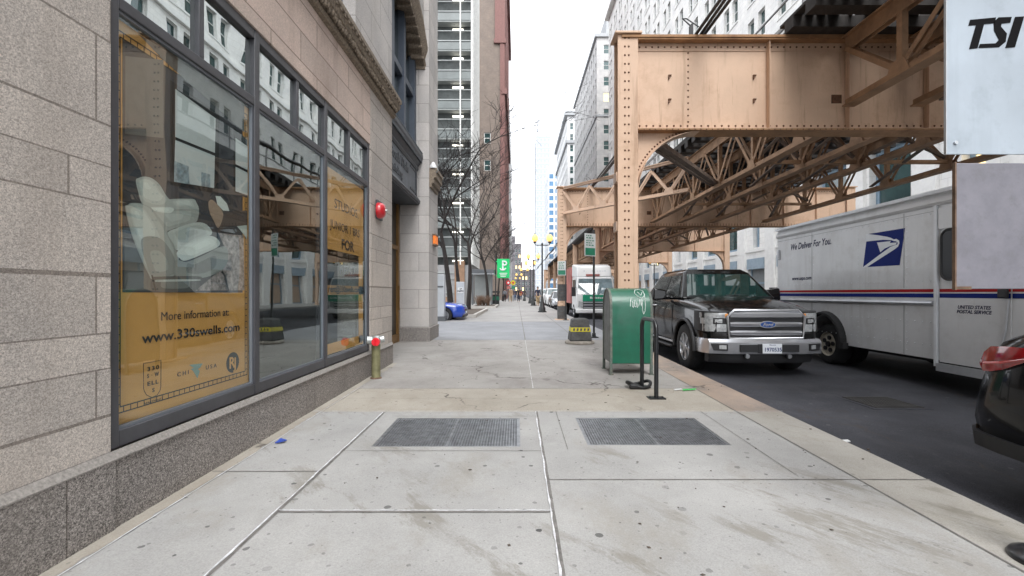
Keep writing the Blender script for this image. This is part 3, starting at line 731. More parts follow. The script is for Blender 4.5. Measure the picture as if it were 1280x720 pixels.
# curved hood over the bay
hd = MB(); ribs = []
arc = [(8.13, 7.42), (8.8, 7.62), (9.6, 7.72), (10.4, 7.62), (11.0, 7.40), (11.5, 7.02)]
hd.loft([[(XS - .3, y, z + .1), (XW - .10, y, z - .02), (XW - .06, y, z + .05), (XW - .10, y, z + .16), (XW - .02, y, z + .42), (XW - .02, y, z + .52), (XS - .3, y, z + .6)] for y, z in arc])
for k in range(13):
    t = k / 12 * (len(arc) - 1.001); i = int(t); q = t - i
    y = arc[i][0] * (1 - q) + arc[i + 1][0] * q; z = arc[i][1] * (1 - q) + arc[i + 1][1] * q
    hd.box(XS - .1, XW - .08, y - .035, y + .035, z - .05, z + .1)
part(hd, 'bay_hood', 'carved_stone')
# far pier
pr = MB(); pr.box(-3.4, XW + .01, 11.5, 12.76, .34, 40); part(pr, 'pier', 'granite_pale')
pr = MB(); pr.box(-3.4, XW + .04, 11.47, 12.79, 0, .46); part(pr, 'pier_base', 'base_granite', bevel=.015)
pr = MB()
for i, (a, z0, z1) in enumerate(((.06, 4.02, 4.12), (.12, 4.12, 4.26), (.17, 4.26, 4.42), (.20, 4.42, 4.50))): pr.box(XW + .01, XW + .01 + a, 11.55, 12.5, z0, z1)
part(pr, 'stone_bracket', 'carved_stone')
cm = thing('dome_camera', 'small white dome camera on the stone bracket of the pier', 'camera', (XW + .1, 11.6, 4.50))
MB().lathe((XW + .1, 11.6, 4.50), [(.001, 0), (.09, 0), (.09, .05), (.05, .12), (.02, .16), (.001, .17)], 14).build('housing', 'white_paint', cm, True, smooth=40)
MB().ball((XW + .16, 11.62, 4.46), .07).build('dome', 'fitting_steel', cm, True, smooth=60)
ol = thing('wall_lamp', 'small orange lit sign box on the far stone pier', 'lamp', (XW + .01, 12.15, 2.72))
MB().box(XW + .01, XW + .10, 11.95, 12.35, 2.58, 2.62).box(XW + .01, XW + .10, 11.95, 12.35, 2.84, 2.88).box(XW + .01, XW + .03, 11.95, 12.35, 2.62, 2.84).build('frame', 'rust_edge', ol, True)
MB().box(XW + .03, XW + .09, 11.96, 12.34, 2.625, 2.835).build('lens', 'orange_lamp', ol, True)

# ------------------------------------------------------------------ printed posters inside the glass
XP = XW - .066
PO = thing('window_poster', 'ochre window poster with a printed picture of armchairs and a web address', 'poster', (XP, 3.2, .56))
def smooth_poly(pts, k=4):
    out = []; n = len(pts)
    for i in range(n):
        p0, p1, p2, p3 = pts[i - 1], pts[i], pts[(i + 1) % n], pts[(i + 2) % n]
        for j in range(k):
            t = j / k
            out.append(tuple(.5 * (2 * b + (c - a) * t + (2 * a - 5 * b + 4 * c - d) * t * t + (3 * b - a - 3 * c + d) * t ** 3) for a, b, c, d in zip(p0, p1, p2, p3)))
    return out
def pprint(pts, m, lay, name='print', par=PO, X=None):
    X = XP if X is None else X
    if len(pts) > 6 and m.startswith('print_ch') or m == 'print_tan': pts = smooth_poly(pts)
    q = [on_x(u, v, X) for u, v in pts]
    return MB().prism([(X + .0012 * lay, y, z) for y, z in q], (.001, 0, 0)).build(name, m, par, True)
MB().box(XP - .004, XP, 2.572, 3.897, .56, 2.90).build('sheet', 'ochre_print', PO, True)
def z1(px): return [(140 + .236 * x, 200 + .236 * y) for x, y in px]
def z0(px): return [(x * .5, y * .5) for x, y in px]
# picture
y0p, y1p = 2.65, 3.81
MB().box(XP, XP + .0012, y0p, y1p, 1.325, 2.80).build('picture', 'print_room', PO, True)
pprint(z0([(312, 140), (408, 150), (408, 345), (312, 335)]), 'print_grey', 1.1)  # grey panel paints in the steel column's reflection on the glass
pprint(z0([(345, 85), (408, 150), (610, 330), (610, 262), (520, 190)]), 'print_grey', 1.1)
pprint(z0([(425, 200), (548, 285), (545, 485), (425, 462)]), 'print_black', 1.2)
pprint(z0([(437, 222), (538, 296), (536, 382), (437, 342)]), 'print_window', 2.3)
pprint(z0([(437, 350), (536, 390), (534, 470), (434, 454)]), 'print_window', 2.3)
pprint(z0([(434, 402), (470, 416), (472, 461), (434, 454)]), 'print_city', 3.4)
pprint(z0([(502, 430), (524, 436), (524, 468), (502, 464)]), 'print_city', 3.4)
pprint(z0([(583, 318), (618, 350), (618, 495), (583, 480)]), 'print_black', 1.2)
pprint(z0([(588, 345), (618, 366), (618, 425), (588, 410)]), 'print_window', 2.3)
pprint(z0([(588, 417), (618, 432), (618, 488), (588, 478)]), 'print_window', 2.3)
pprint(z0([(310, 600), (420, 640), (500, 715), (470, 726), (310, 726)]), 'print_grey', 1.1)
pprint(z1([(560, 385), (695, 400), (700, 690), (440, 692), (600, 560), (600, 470)]), 'print_rug', 1.3)
pprint(z1([(560, 300), (640, 270), (712, 268), (712, 345), (600, 352), (560, 385)]), 'print_sofa', 2.4)
pprint(z1([(660, 350), (712, 345), (712, 420), (700, 400)]), 'print_chair', 2.4)
pprint(z1([(508, 225), (530, 212), (575, 262), (585, 300), (560, 360), (535, 320), (515, 280)]), 'print_tan', 3.5)
pprint(z1([(545, 190), (570, 192), (605, 230), (618, 270), (585, 268), (555, 235)]), 'print_chair_light', 3.6)
TN = []
for k in range(9):
    q = k / 8; TN.append('print_tone_%d' % k); mat(TN[-1], tuple(.10 + (t - .10) * q ** .9 for t in (.84, .88, .83)), 0.6, var=.03)
PT_ = [0]
def shaded(px, lo, hi, centre, steps=6, end=.25):
    "airbrushed printed shape: nested outlines stepping from tone lo to tone hi towards a point"
    base = smooth_poly(px, 5)
    for i in range(steps + 1):
        q = i / steps; sc = 1 - (1 - end) * q
        pts = [(centre[0] + (x - centre[0]) * sc, centre[1] + (y - centre[1]) * sc) for x, y in base]
        PT_[0] += .12
        o = [on_x(u, v, XP) for u, v in z1(pts)]
        MB().prism([(XP + .0016 + .0012 * PT_[0], y, z) for y, z in o], (.0002, 0, 0)).build('print', TN[max(0, min(8, round(lo + (hi - lo) * q)))], PO, True)
# chair at the back
shaded([(125, 108), (140, 95), (172, 88), (212, 98), (252, 132), (280, 180), (302, 208), (330, 240), (300, 275), (240, 275), (200, 262), (162, 242), (136, 165)], 4, 7, (175, 125), 6, .2)
shaded([(165, 235), (200, 262), (300, 258), (430, 255), (458, 262), (452, 312), (430, 335), (330, 362), (275, 376), (230, 330), (190, 285)], 3, 5, (330, 300), 5, .2)
shaded([(290, 212), (420, 206), (444, 225), (458, 262), (430, 258), (320, 256)], 4, 6, (380, 222), 4, .3)
shaded([(200, 252), (300, 250), (325, 262), (300, 282), (230, 272)], 7, 8, (260, 262), 3, .4)
# chair in front
shaded([(66, 255), (78, 238), (100, 228), (150, 230), (205, 255), (245, 310), (290, 380), (340, 485), (350, 525), (330, 610), (215, 630), (190, 605), (140, 500), (92, 370)], 3, 7, (120, 275), 8, .12)
shaded([(150, 420), (240, 410), (300, 470), (330, 540), (320, 605), (215, 620), (175, 545)], 2, 3, (250, 560), 5, .2)
shaded([(290, 385), (340, 360), (380, 345), (450, 330), (500, 345), (522, 395), (430, 430), (345, 480), (318, 440)], 5, 3, (420, 385), 6, .15)
shaded([(338, 487), (420, 432), (522, 402), (566, 450), (470, 500), (384, 533), (352, 520)], 6, 8, (480, 440), 5, .25)
shaded([(330, 530), (384, 540), (470, 508), (572, 458), (606, 476), (604, 542), (568, 588), (470, 625), (330, 618)], 2, 1, (470, 570), 5, .25)
shaded([(204, 628), (230, 618), (450, 616), (456, 640), (428, 693), (216, 693)], 0, 1, (330, 655), 3, .4)
shaded([(222, 640), (240, 634), (440, 632), (440, 640), (240, 646)], 4, 5, (330, 638), 2, .6)
def leg(px):
    PT_[0] += .2; o = [on_x(u, v, XP) for u, v in z1(px)]; MB().prism([(XP + .0016 + .0012 * PT_[0], y, z) for y, z in o], (.0002, 0, 0)).build('print', 'print_black', PO, True)
leg([(570, 592), (580, 588), (596, 612), (613, 692), (606, 692), (588, 618)]); leg([(198, 610), (206, 610), (226, 692), (218, 692)])
# ladder border
lb = MB(); XL = XP + .0013
def ln(y0, y1, z0_, z1_): lb.box(XL, XL + .001, y0, y1, z0_, z1_)
ya, yb, za, zb = 2.605, 3.872, .625, 2.84
for (y0, y1, zz0, zz1) in ((ya, yb, za, za + .007), (ya + .028, yb - .028, za + .034, za + .041), (ya, yb, zb - .007, zb), (ya + .028, yb - .028, zb - .041, zb - .034)): ln(y0, y1, zz0, zz1)
for y in (ya, ya + .028, yb - .028, yb): ln(y - .003, y + .003, za if y in (ya, yb) else za + .034, zb if y in (ya, yb) else zb - .034)
n = 44
for i in range(1, n): z = za + (zb - za) * i / n; ln(ya, ya + .028, z, z + .005); ln(yb - .028, yb, z, z + .005)
n = 26
for i in range(1, n): y = ya + (yb - ya) * i / n; ln(y, y + .005, za, za + .036); ln(y, y + .005, zb - .036, zb)
lb.build('border', 'print_black', PO, True)
def ptext(s, u0, v0, u1, v1, hpx, m='print_black', X=XP, par=PO, bold=0.0, lift=.0035, **k):
    y0, zA = on_x(u0, v0, X); y1, zB = on_x(u1, v1, X)
    sz = hpx * y0 / F / .70
    return text(s, sz, m, (X + lift, y0, (zA + zB) / 2), (0, 1, 0), (0, 0, 1), par, width=y1 - y0, bold=bold, depth=.0005, **k)
def z3(x, y): return (160 + .25 * x, 360 + .25 * y)
ptext('More information at:', *z3(160, 163), *z3(500, 138), 11.0)
ptext('www.330swells.com', *z3(68, 276), *z3(556, 213), 13.0, bold=.0012)
ptext('CHI', *z3(243, 442), *z3(300, 432), 5.2, bold=.0004, spacing=1.6)
ptext('USA', *z3(386, 408), *z3(440, 396), 5.0, bold=.0004, spacing=1.6)
for s, x0, y0, x1, y1 in (('330', 93, 415, 152, 405), ('S \u00b7 W', 93, 450, 152, 438), ('ELL', 93, 488, 148, 478), ('S', 118, 522, 130, 518)):
    ptext(s, *z3(x0, y0), *z3(x1, y1), 5.0, bold=.0008, spacing=1.3)
ptext('APARTMENTS', *z3(76, 585), *z3(172, 556), 2.6)
def ring(pts, wd, m, lay, par=PO):
    q = [on_x(*p, XP) for p in pts]; mb = MB(); mb.tube([(XP + .0012 * lay, y, z) for y, z in q], wd, 4, closed=True); return mb.build('mark', m, par, True)
ring([z3(*p) for p in ((76, 378), (164, 361), (163, 490), (160, 510), (145, 535), (118, 547), (92, 535), (80, 515), (77, 500))], .002, 'print_black', 1)
cy, cz = on_x(*z3(523, 372), XP); rr = .082
def disc(y, z, r, m, lay): 
    return MB().prism([(XP + .0012 * lay, y + r * math.cos(t), z + r * math.sin(t)) for t in [math.pi * 2 * k / 32 for k in range(32)]], (.001, 0, 0)).build('mark', m, PO, True)
disc(cy, cz, rr, 'print_black', 1.0)
text('R', .125, 'ochre_print', (XP + .004, cy - .052, cz - .042), (0, 1, 0), (0, 0, 1), PO, bold=.003, depth=.0005)
text('J', .125, 'ochre_print', (XP + .004, cy + .012, cz - .052), (0, 1, 0), (0, 0, 1), PO, bold=.003, depth=.0005)
pprint([z3(*p) for p in ((305, 384), (372, 377), (360, 398), (348, 405), (358, 415), (346, 452), (325, 415), (312, 405), (328, 400))], 'print_teal', 1.0, 'mark')
# rental notice in the last pane
XQ = XP
P2 = thing('window_notice', 'ochre rental notice hanging in the far pane of the shop window', 'notice', (XQ, 6.1, 1.86))
MB().box(XQ - .004, XQ, 5.44, 6.80, 1.86, 2.86).build('sheet', 'ochre_print', P2, True)
MB().box(XQ - .006, XQ - .001, 5.44, 6.80, 1.30, 1.42).build('lower_strip', 'ochre_dark', P2, True)
MB().box(XQ - .006, XQ - .001, 6.62, 6.80, .6, 1.86).box(XQ - .006, XQ - .001, 5.42, 6.80, .57, .70).build('edge_strip', 'ochre_print', P2, True)
for s, y, z, sz, wd, b in (('STUDIOS,', 5.72, 2.40, .17, .86, .001), ('JUNIOR 1 BRS', 5.60, 2.13, .15, 1.05, .001), ('FOR', 5.95, 1.90, .19, .46, .006)):
    text(s, sz, 'print_black', (XQ + .003, y, z), (0, 1, 0), (0, 0, 1), P2, width=wd, bold=b, depth=.0005)
text('RENT', .19, 'print_grey', (XQ, 5.90, 1.56), (0, 1, 0), (0, 0, 1), P2, width=.55, bold=.002, depth=.0005)
text('rent@330swells.com', .11, 'print_black', (XQ + .001, 5.55, 1.335), (0, 1, 0), (0, 0, 1), P2, width=1.1, bold=.002, depth=.0005)

# ------------------------------------------------------------------ fittings on the wall
bl = thing('fire_alarm_bell', 'red fire alarm bell on the stone wall beside the shop window', 'bell', (XW, 7.25, 2.63))
MB().box(XW, XW + .035, 7.18, 7.46, 2.50, 2.80).build('back_box', 'iron_dark', bl, True, bevel=.008)
MB().lathe((XW + .03, 7.22, 2.63), [(.001, .12), (.05, .118), (.095, .10), (.118, .07), (.128, .03), (.128, .0), (.11, -.005), (.001, -.005)], 24, 'x').build('gong', 'red_gloss', bl, True, smooth=50)
MB().lathe((XW + .03, 7.22, 2.63), [(.001, .155), (.018, .15), (.022, .12), (.001, .115)], 10, 'x').build('hub', 'fitting_steel', bl, True, smooth=50)
sy, sx = 6.74, -2.085; sz = gz(sy)
sp = thing('standpipe', 'short brass green standpipe with a red cap at the foot of the wall', 'standpipe', (sx, sy, sz))
MB().cyl((sx, sy, sz), (sx, sy, sz + .50), .064, n=18).build('pipe', 'pipe_brass', sp, True, smooth=50)
MB().lathe((sx, sy, sz), [(.067, 0), (.085, 0), (.08, .015), (.067, .02)], 16).build('foot_ring', 'rust_edge', sp, True)
hb = MB(); hb.ball((sx, sy, sz + .56), .085, 1, 1, .9); hb.cyl((sx, sy, sz + .56), (sx - .12, sy - .05, sz + .57), .055, .06); hb.cyl((sx, sy, sz + .56), (sx + .10, sy + .05, sz + .58), .05, .055); hb.cyl((sx, sy, sz + .56), (sx + .03, sy - .10, sz + .55), .06)
hb.build('head', 'fitting_steel', sp, True, smooth=50)
cp = MB(); cp.cyl((sx + .03, sy - .10, sz + .55), (sx + .035, sy - .135, sz + .55), .062, .058, 16); cp.box(sx + .025, sx + .045, sy - .155, sy - .135, sz + .51, sz + .59)
cp.build('cap', 'cap_red', sp, True, smooth=40)
# ------------------------------------------------------------------ elevated railway
ZB, ZT = 4.30, 5.95
def arc_bracket(mb, rv, x, sgn, y, z, r, t=.02):
    "quarter-round knee plate between a column face at x and the girder underside at z"
    pts = [(x, y, z)]; n = 14
    arcp = []
    for i in range(n + 1):
        a = math.pi / 2 * i / n
        arcp.append((x + sgn * (r - r * math.sin(a)) if False else x + sgn * r * (1 - math.cos(a)), y, z - r * (1 - math.sin(a))))
    arcp[0] = (x, y, z - r)
    mb.prism([(x, y - t, z)] + [(p[0], y - t, p[2]) for p in arcp], (0, 2 * t, 0))
    for p, q in zip(arcp, arcp[1:]):
        d = Vector((q[0] - p[0], 0, q[2] - p[2])).normalized(); nn = Vector((d.z, 0, -d.x)) * sgn * .012
        mb.hexa([(p[0], y - .14, p[2]), (p[0], y + .14, p[2]), (q[0], y + .14, q[2]), (q[0], y - .14, q[2])],
                [(p[0] + nn.x, y - .14, p[2] + nn.z), (p[0] + nn.x, y + .14, p[2] + nn.z), (q[0] + nn.x, y + .14, q[2] + nn.z), (q[0] + nn.x, y - .14, q[2] + nn.z)])
    if rv is not None:
        for i in range(1, n * 2):
            a = math.pi / 2 * i / (n * 2); rq = r + .05
            rv.rivet((x + sgn * (r - rq * math.cos(a)), y - t, z - r + rq * math.sin(a)), (0, -1, 0), .016)
RV = 1.25
def bent(y, xl, xr, label, fine, sleeve=False):
    t = thing('railway_bent', label, 'railway support', (xl, y, gz(y)), group='steel bents carrying the elevated railway')
    rv = MB() if fine else None
    for side, x in ((1, xl), (-1, xr)):
        c = MB(); a, b = (x, x + .37) if side == 1 else (x - .37, x); zg = gz(y) - .02 if x < 2.4 or x > 14 else gr(y) - .02
        y0, y1 = y - .16, y + .16
        c.box(a, b, y0, y0 + .025, zg, ZT + .06); c.box(a, b, y1 - .025, y1, zg, ZT + .06)
        c.box(a + .05, a + .075, y0 + .025, y1 - .025, zg, ZT + .05); c.box(b - .075, b - .05, y0 + .025, y1 - .025, zg, ZT + .05)
        c.box(a - .06, b + .06, y0 - .06, y1 + .06, ZT + .06, ZT + .10)
        for z in (2.45, 3.35): c.box(a - .02, a + .05, y0 + .03, y1 - .03, z, z + .18)
        c.box(a - .12, b + .12, y0 - .12, y1 + .12, zg, zg + .05)
        c.build('column', 'steel_tan', t, True, bevel=.006, seg=1)
        if fine and side == 1:
            for dx in (.13, .20): rv.rivets((a + dx, y0, .3), (a + dx, y0, ZT), .155, (0, -1, 0), .017)
            for dz in range(int(6 / .3)): rv.rivet((a + .05, y - .1, .3 + dz * .3), (-1, 0, 0), .015)
        if sleeve and side == 1:
            s_ = MB(); s_.box(a - .012, b + .012, y0 - .012, y1 + .012, zg + .06, .75); s_.build('wrap', 'cone_grey', t, True)
            s_ = MB(); s_.box(a - .008, b + .008, y0 - .008, y1 + .008, .98, 1.72); s_.build('notice', 'cone_grey', t, True)
    gx0, gx1 = xl + .37, xr - .37
    g = MB(); g.box(gx0, gx1, y - .015, y + .015, ZB, ZT - .02)
    g.box(gx0, gx1, y - .17, y - .015, ZB, ZB + .014); g.box(gx0, gx1, y + .015, y + .17, ZB, ZB + .014)
    g.box(gx0, gx1, y - .03, y - .015, ZB + .014, ZB + .15); g.box(gx0, gx1, y + .015, y + .03, ZB + .014, ZB + .15)
    g.box(gx0, gx1, y - .03, y - .015, ZT - .17, ZT - .03); g.box(gx0, gx1, y + .015, y + .03, ZT - .17, ZT - .03)
    g.build('girder', 'steel_tan', t, True)
    g = MB(); g.box(gx0 - .3, gx1 + .3, y - .19, y + .19, ZT + .002, ZT + .045); g.box(gx0, gx1, y - .17, y - .031, ZT - .03, ZT); g.box(gx0, gx1, y + .031, y + .17, ZT - .03, ZT)
    g.build('top_flange', 'steel_tan_rust', t, True)
    g = MB(); g.box(gx0, gx1, y - .19, y + .19, ZB - .03, ZB - .002); g.build('bottom_flange', 'steel_tan_rust', t, True)
    x = gx0 + 1.33 + .0
    st = MB(); xs = [xl + 2.77 + k * 1.45 for k in range(int((xr - xl - 3) / 1.45))]
    for i, q in enumerate(xs):
        st.box(q - .006, q + .006, y - .14, y - .03, ZB + .016, ZT - .032); st.box(q + .006, q + .075, y - .03, y - .016, ZB + .15, ZT - .17)
        st.box(q - .006, q + .006, y + .03, y + .14, ZB + .016, ZT - .032)
    st.build('stiffener', 'steel_tan', t, True)
    k = MB(); arc_bracket(k, rv, xl + .37, 1, y, ZB - .03, 1.12); k.build('knee_bracket', 'steel_tan', t, True)
    k = MB(); arc_bracket(k, None, xr - .37, -1, y, ZB - .03, 1.12); k.build('knee_bracket', 'steel_tan', t, True)
    if fine:
        rv.rivets((gx0 + .06, y - .03, ZB + .10), (gx1, y - .03, ZB + .10), .125, (0, -1, 0), .017)
        rv.rivets((gx0 + .06, y - .03, ZB + .05), (gx1, y - .03, ZB + .05), .125, (0, -1, 0), .015)
        rv.rivets((gx0 + .06, y - .03, ZT - .10), (gx1, y - .03, ZT - .10), .115, (0, -1, 0), .016)
        rv.rivets((xl + 1.33, y - .015, ZB + .18), (xl + 1.33, y - .015, ZT - .2), .115, (0, -1, 0), .015)
        for q in xs[1:]: rv.rivets((q + .05, y - .03, ZB + .18), (q + .05, y - .03, ZT - .2), .125, (0, -1, 0), .014)
        rv.rivets((gx0 + .1, y - .19, ZB - .016), (gx0 + 4, y - .19, ZB - .016), .1, (0, -1, 0), .010)
        tag(rv.build('rivets', 'rivet_dark', t, True, fix=False), kind='stuff')
        for (dx, z) in ((.96, 5.32), (.96, 4.88), (2.52, 5.32), (2.52, 4.88)):
            mk = MB(); mk.box(xl + dx, xl + dx + .055, y - .045, y - .015, z, z + .02); mk.box(xl + dx, xl + dx + .02, y - .045, y - .015, z - .06, z); mk.build('bolt_lug', 'rivet_dark', t, True)
        mk = MB(); mk.box(xl + 4.0 - .03, xl + 4.0 + .16, y - .018, y - .0151, 4.82, 4.98); mk.build('hole_mark', 'rivet_dark', t, True)  # dark square painted in place of a hole through the girder web
    return t
BY = [8.41 + 11.9 * k for k in range(8)]
bl_ = ['nearest steel bent with its riveted column behind the green mailbox', 'second steel bent with its column beside the white delivery truck', 'third steel bent over the street behind the delivery truck',
       'fourth steel bent further up the street', 'fifth steel bent from the front, up the street', 'sixth steel bent from the front, up the street', 'seventh steel bent, last but one up the street', 'farthest steel bent of the elevated railway']
for k, y in enumerate(BY): bent(y, 1.83 if k < 2 else 5.45, 15.0, bl_[k], k < 2, k == 1)

def truss_parts(t, p0, p1, zb, zt, panels, m, w=.2, mm='web_member', rv=True, cd=.25, mw=.10, vert=True):
    "a vertical-plane lattice truss between two points in plan"
    p0 = Vector((p0[0], p0[1], 0)); p1 = Vector((p1[0], p1[1], 0)); d = (p1 - p0).normalized(); a = Vector((-d.y, d.x, 0)); Ln = (p1 - p0).length
    def P(s, z, off=0): q = p0.lerp(p1, s) + a * off; return (q.x, q.y, z)
    c = MB()
    c.beam(P(0, zt - .012), P(1, zt - .012), w * 1.25, .024); 
    for o in (-.05, .05): c.beam(P(0, zt - .024 - cd / 2, o), P(1, zt - .024 - cd / 2, o), .014, cd)
    c.build('top_chord', m, t, True)
    c = MB(); c.beam(P(0, zb + .012), P(1, zb + .012), w * 1.1, .022)
    for o in (-.05, .05): c.beam(P(0, zb + .075, o), P(1, zb + .075, o), .014, .105)
    c.build('bottom_chord', m, t, True)
    for i in range(panels):
        s0, s1 = i / panels, (i + 1) / panels; sm = (s0 + s1) / 2
        for (q, r_) in (((s0, zt - .2), (sm, zb + .1)), ((sm, zb + .1), (s1, zt - .2))):
            w_ = MB()
            for o in (-.062, .062): w_.beam(P(q[0], q[1], o), P(r_[0], r_[1], o), .012, mw)
            w_.build(mm, m, t, True)
        if vert: w_ = MB(); w_.beam(P(sm, zb + .1), P(sm, zt - .2), .10, .10, up=tuple(a)); w_.build(mm, m, t, True)
        gp = MB(); 
        for o in (-.075, .075): gp.prism([P(sm - .22 / Ln, zb + .02, o), P(sm + .22 / Ln, zb + .02, o), P(sm + .12 / Ln, zb + .26, o), P(sm - .12 / Ln, zb + .26, o)], tuple(a * .01))
        gp.build('gusset', m, t, True)
XT = [5.98, 7.2, 8.6, 10.9]
WH = ['in front of the nearest bent', 'just beyond the nearest bent', 'beyond the second bent', 'beyond the third bent', 'beyond the fourth bent', 'beyond the fifth bent', 'beyond the sixth bent']
WX = ['along the pavement edge of the tracks', 'second from the pavement side', 'third from the pavement side', 'farthest from the pavement']
def span(k, zb, protos):
    y0 = BY[0] - 11.9 + 11.9 * k + .2
    for i, x in enumerate(XT):
        key = (i == 0, zb)
        lab = 'brown lattice truss ' + WX[i] + ', ' + WH[k]
        if key not in protos:
            t = thing('track_truss', lab, 'truss', (x, y0, zb), group='lattice trusses below the tracks')
            truss_parts(t, (x, y0), (x, y0 + 11.5), zb, 5.94, 5 if k == 0 else 6, 'steel_brown', mw=.085)
            protos[key] = t
        else:
            t = copy_tree(protos[key]); t.location = (x, y0, zb); t['label'] = lab
PR_ = {}
for k in range(7): span(k, 4.68 if k == 0 else 4.42, PR_)
# sideways bracing between the trusses
fp = None
for k in range(7):
    y0 = BY[0] - 11.9 + 11.9 * k
    lab = 'cross bracing between the trusses ' + WH[k]
    if fp is None:
        fp = thing('sway_bracing', lab, 'bracing', (XT[0], y0, 4.5), group='cross bracing below the tracks')
        for j in range(2):
            y = y0 + 3.0 + j * 5.4
            for a, b in zip(XT, XT[1:]):
                m_ = MB(); m_.beam((a + .1, y, 4.75), (b - .1, y, 5.75), .07, .07); m_.beam((a + .1, y + .08, 5.75), (b - .1, y + .08, 4.75), .07, .07); m_.build('brace', 'steel_grime', fp, True)
            m_ = MB(); m_.beam((XT[0], y + .05, 4.62), (XT[-1], y + .05, 4.62), .09, .09); m_.build('strut', 'steel_brown', fp, True)
        for j in range(2):
            for a, b in zip(XT, XT[1:]):
                m_ = MB(); m_.beam((a, y0 + .6 + 5.6 * j, 4.60), (b, y0 + 5.6 + 5.6 * j, 4.60), .09, .03); m_.build('brace', 'steel_grime', fp, True)
    else:
        c = copy_tree(fp); c.location = (XT[0], y0, 4.5); c['label'] = lab
# deck: sleepers, rails, walkway
dk = None
for k in range(7):
    y0 = BY[0] - 11.9 + 11.9 * k
    lab = 'track deck of dark sleepers and rails ' + WH[k]
    if k < 2:
        xe = 4.85 if k == 0 else 5.45
        dk = thing('track_deck', lab, 'track', (8.5, y0, 6.0), group='lengths of elevated track')
        for j in range(20):
            y = y0 + .3 + j * .595
            MB().box(xe, 12.1, y - .13, y + .13, 6.0, 6.2).build('sleeper', 'tie_wood', dk, True)
        for x in (5.85, 7.30, 9.65, 11.10): MB().box(x - .035, x + .035, y0, y0 + 11.9, 6.2, 6.34).build('rail', 'rail_steel', dk, True)
        for x in (5.55, 6.2, 6.95, 7.6, 9.35, 10.0, 10.75, 11.4): MB().box(x - .1, x + .1, y0, y0 + 11.9, 6.2, 6.34).build('guard_timber', 'tie_wood', dk, True)
        wk = MB()
        for x in ((4.86, 5.06, 5.26) if k == 0 else (5.46,)): wk.box(x, x + .15, y0, y0 + 11.9, 6.2, 6.25)
        for x in (8.0, 8.2, 8.4, 8.6, 8.8): wk.box(x, x + .17, y0, y0 + 11.9, 6.2, 6.25)
        wk.build('walkway', 'tie_wood', dk, True)
        hr = MB()
        for j in range(5): hr.box(xe + .03, xe + .07, y0 + .3 + j * 2.38, y0 + .34 + j * 2.38, 6.25, 7.3)
        for z in (6.75, 7.27): hr.box(xe + .035, xe + .065, y0, y0 + 11.9, z, z + .03)
        hr.build('handrail', 'grey_panel', dk, True)
    else:
        c = copy_tree(dk); c.location = (8.5, y0, 6.0); c['label'] = lab
# diagonal outrigger truss and strut
ot = thing('outrigger_truss', 'tan lattice truss running from the second bent column slantwise in to the tracks', 'truss', (2.05, 20.2, 4.75))
truss_parts(ot, (2.1, 20.1), (5.9, 15.6), 4.80, 6.0, 4, 'steel_tan', w=.16, cd=.08, mw=.07, vert=False)
ks = thing('diagonal_strut', 'dark steel strut slanting back behind the curved bracket of the nearest bent', 'strut', (2.5, 8.62, 4.2))
m_ = MB(); 
for o in (-.09, .0, .09): m_.beam((2.6 + o * .6, 8.65 - o, 4.17), (5.95 + o * .6, 13.7 - o, 4.60), .07, .09 if o else .05)
m_.build('bar', 'steel_grime', ks, True)
# cables lying across the girders
cb = thing('cable_bundle', 'black cables lying on the girders high along the pavement side', 'cables', (3.3, 8.4, 6.2))
for j in range(3):
    pts = []
    for k in range(-1, 7):
        ya = BY[0] + 11.9 * k
        for i in range(8):
            s = i / 8; pts.append((3.28 + j * .09 + (.5 if k >= 2 else 0) + .03 * math.sin(k * 2 + j), ya + 11.9 * s, 6.06 + .035 * j - .28 * math.sin(math.pi * s) ** 1 * .5))
    MB().tube(pts, .03, 6).build('cable', 'cable_black', cb, True, smooth=60)
m_ = MB()
for k in (0, 1): m_.box(3.2, 3.6, BY[k] - .08, BY[k] + .08, 5.998, 6.02); m_.box(3.2, 3.24, BY[k] - .06, BY[k] + .06, 6.02, 6.27); m_.tube([(3.22, BY[k], 6.25), (3.1, BY[k] + .1, 6.45), (3.25, BY[k] + .3, 6.57), (3.4, BY[k] + .1, 6.3)], .012, 5)
m_.build('clamp', 'cable_black', cb, True)
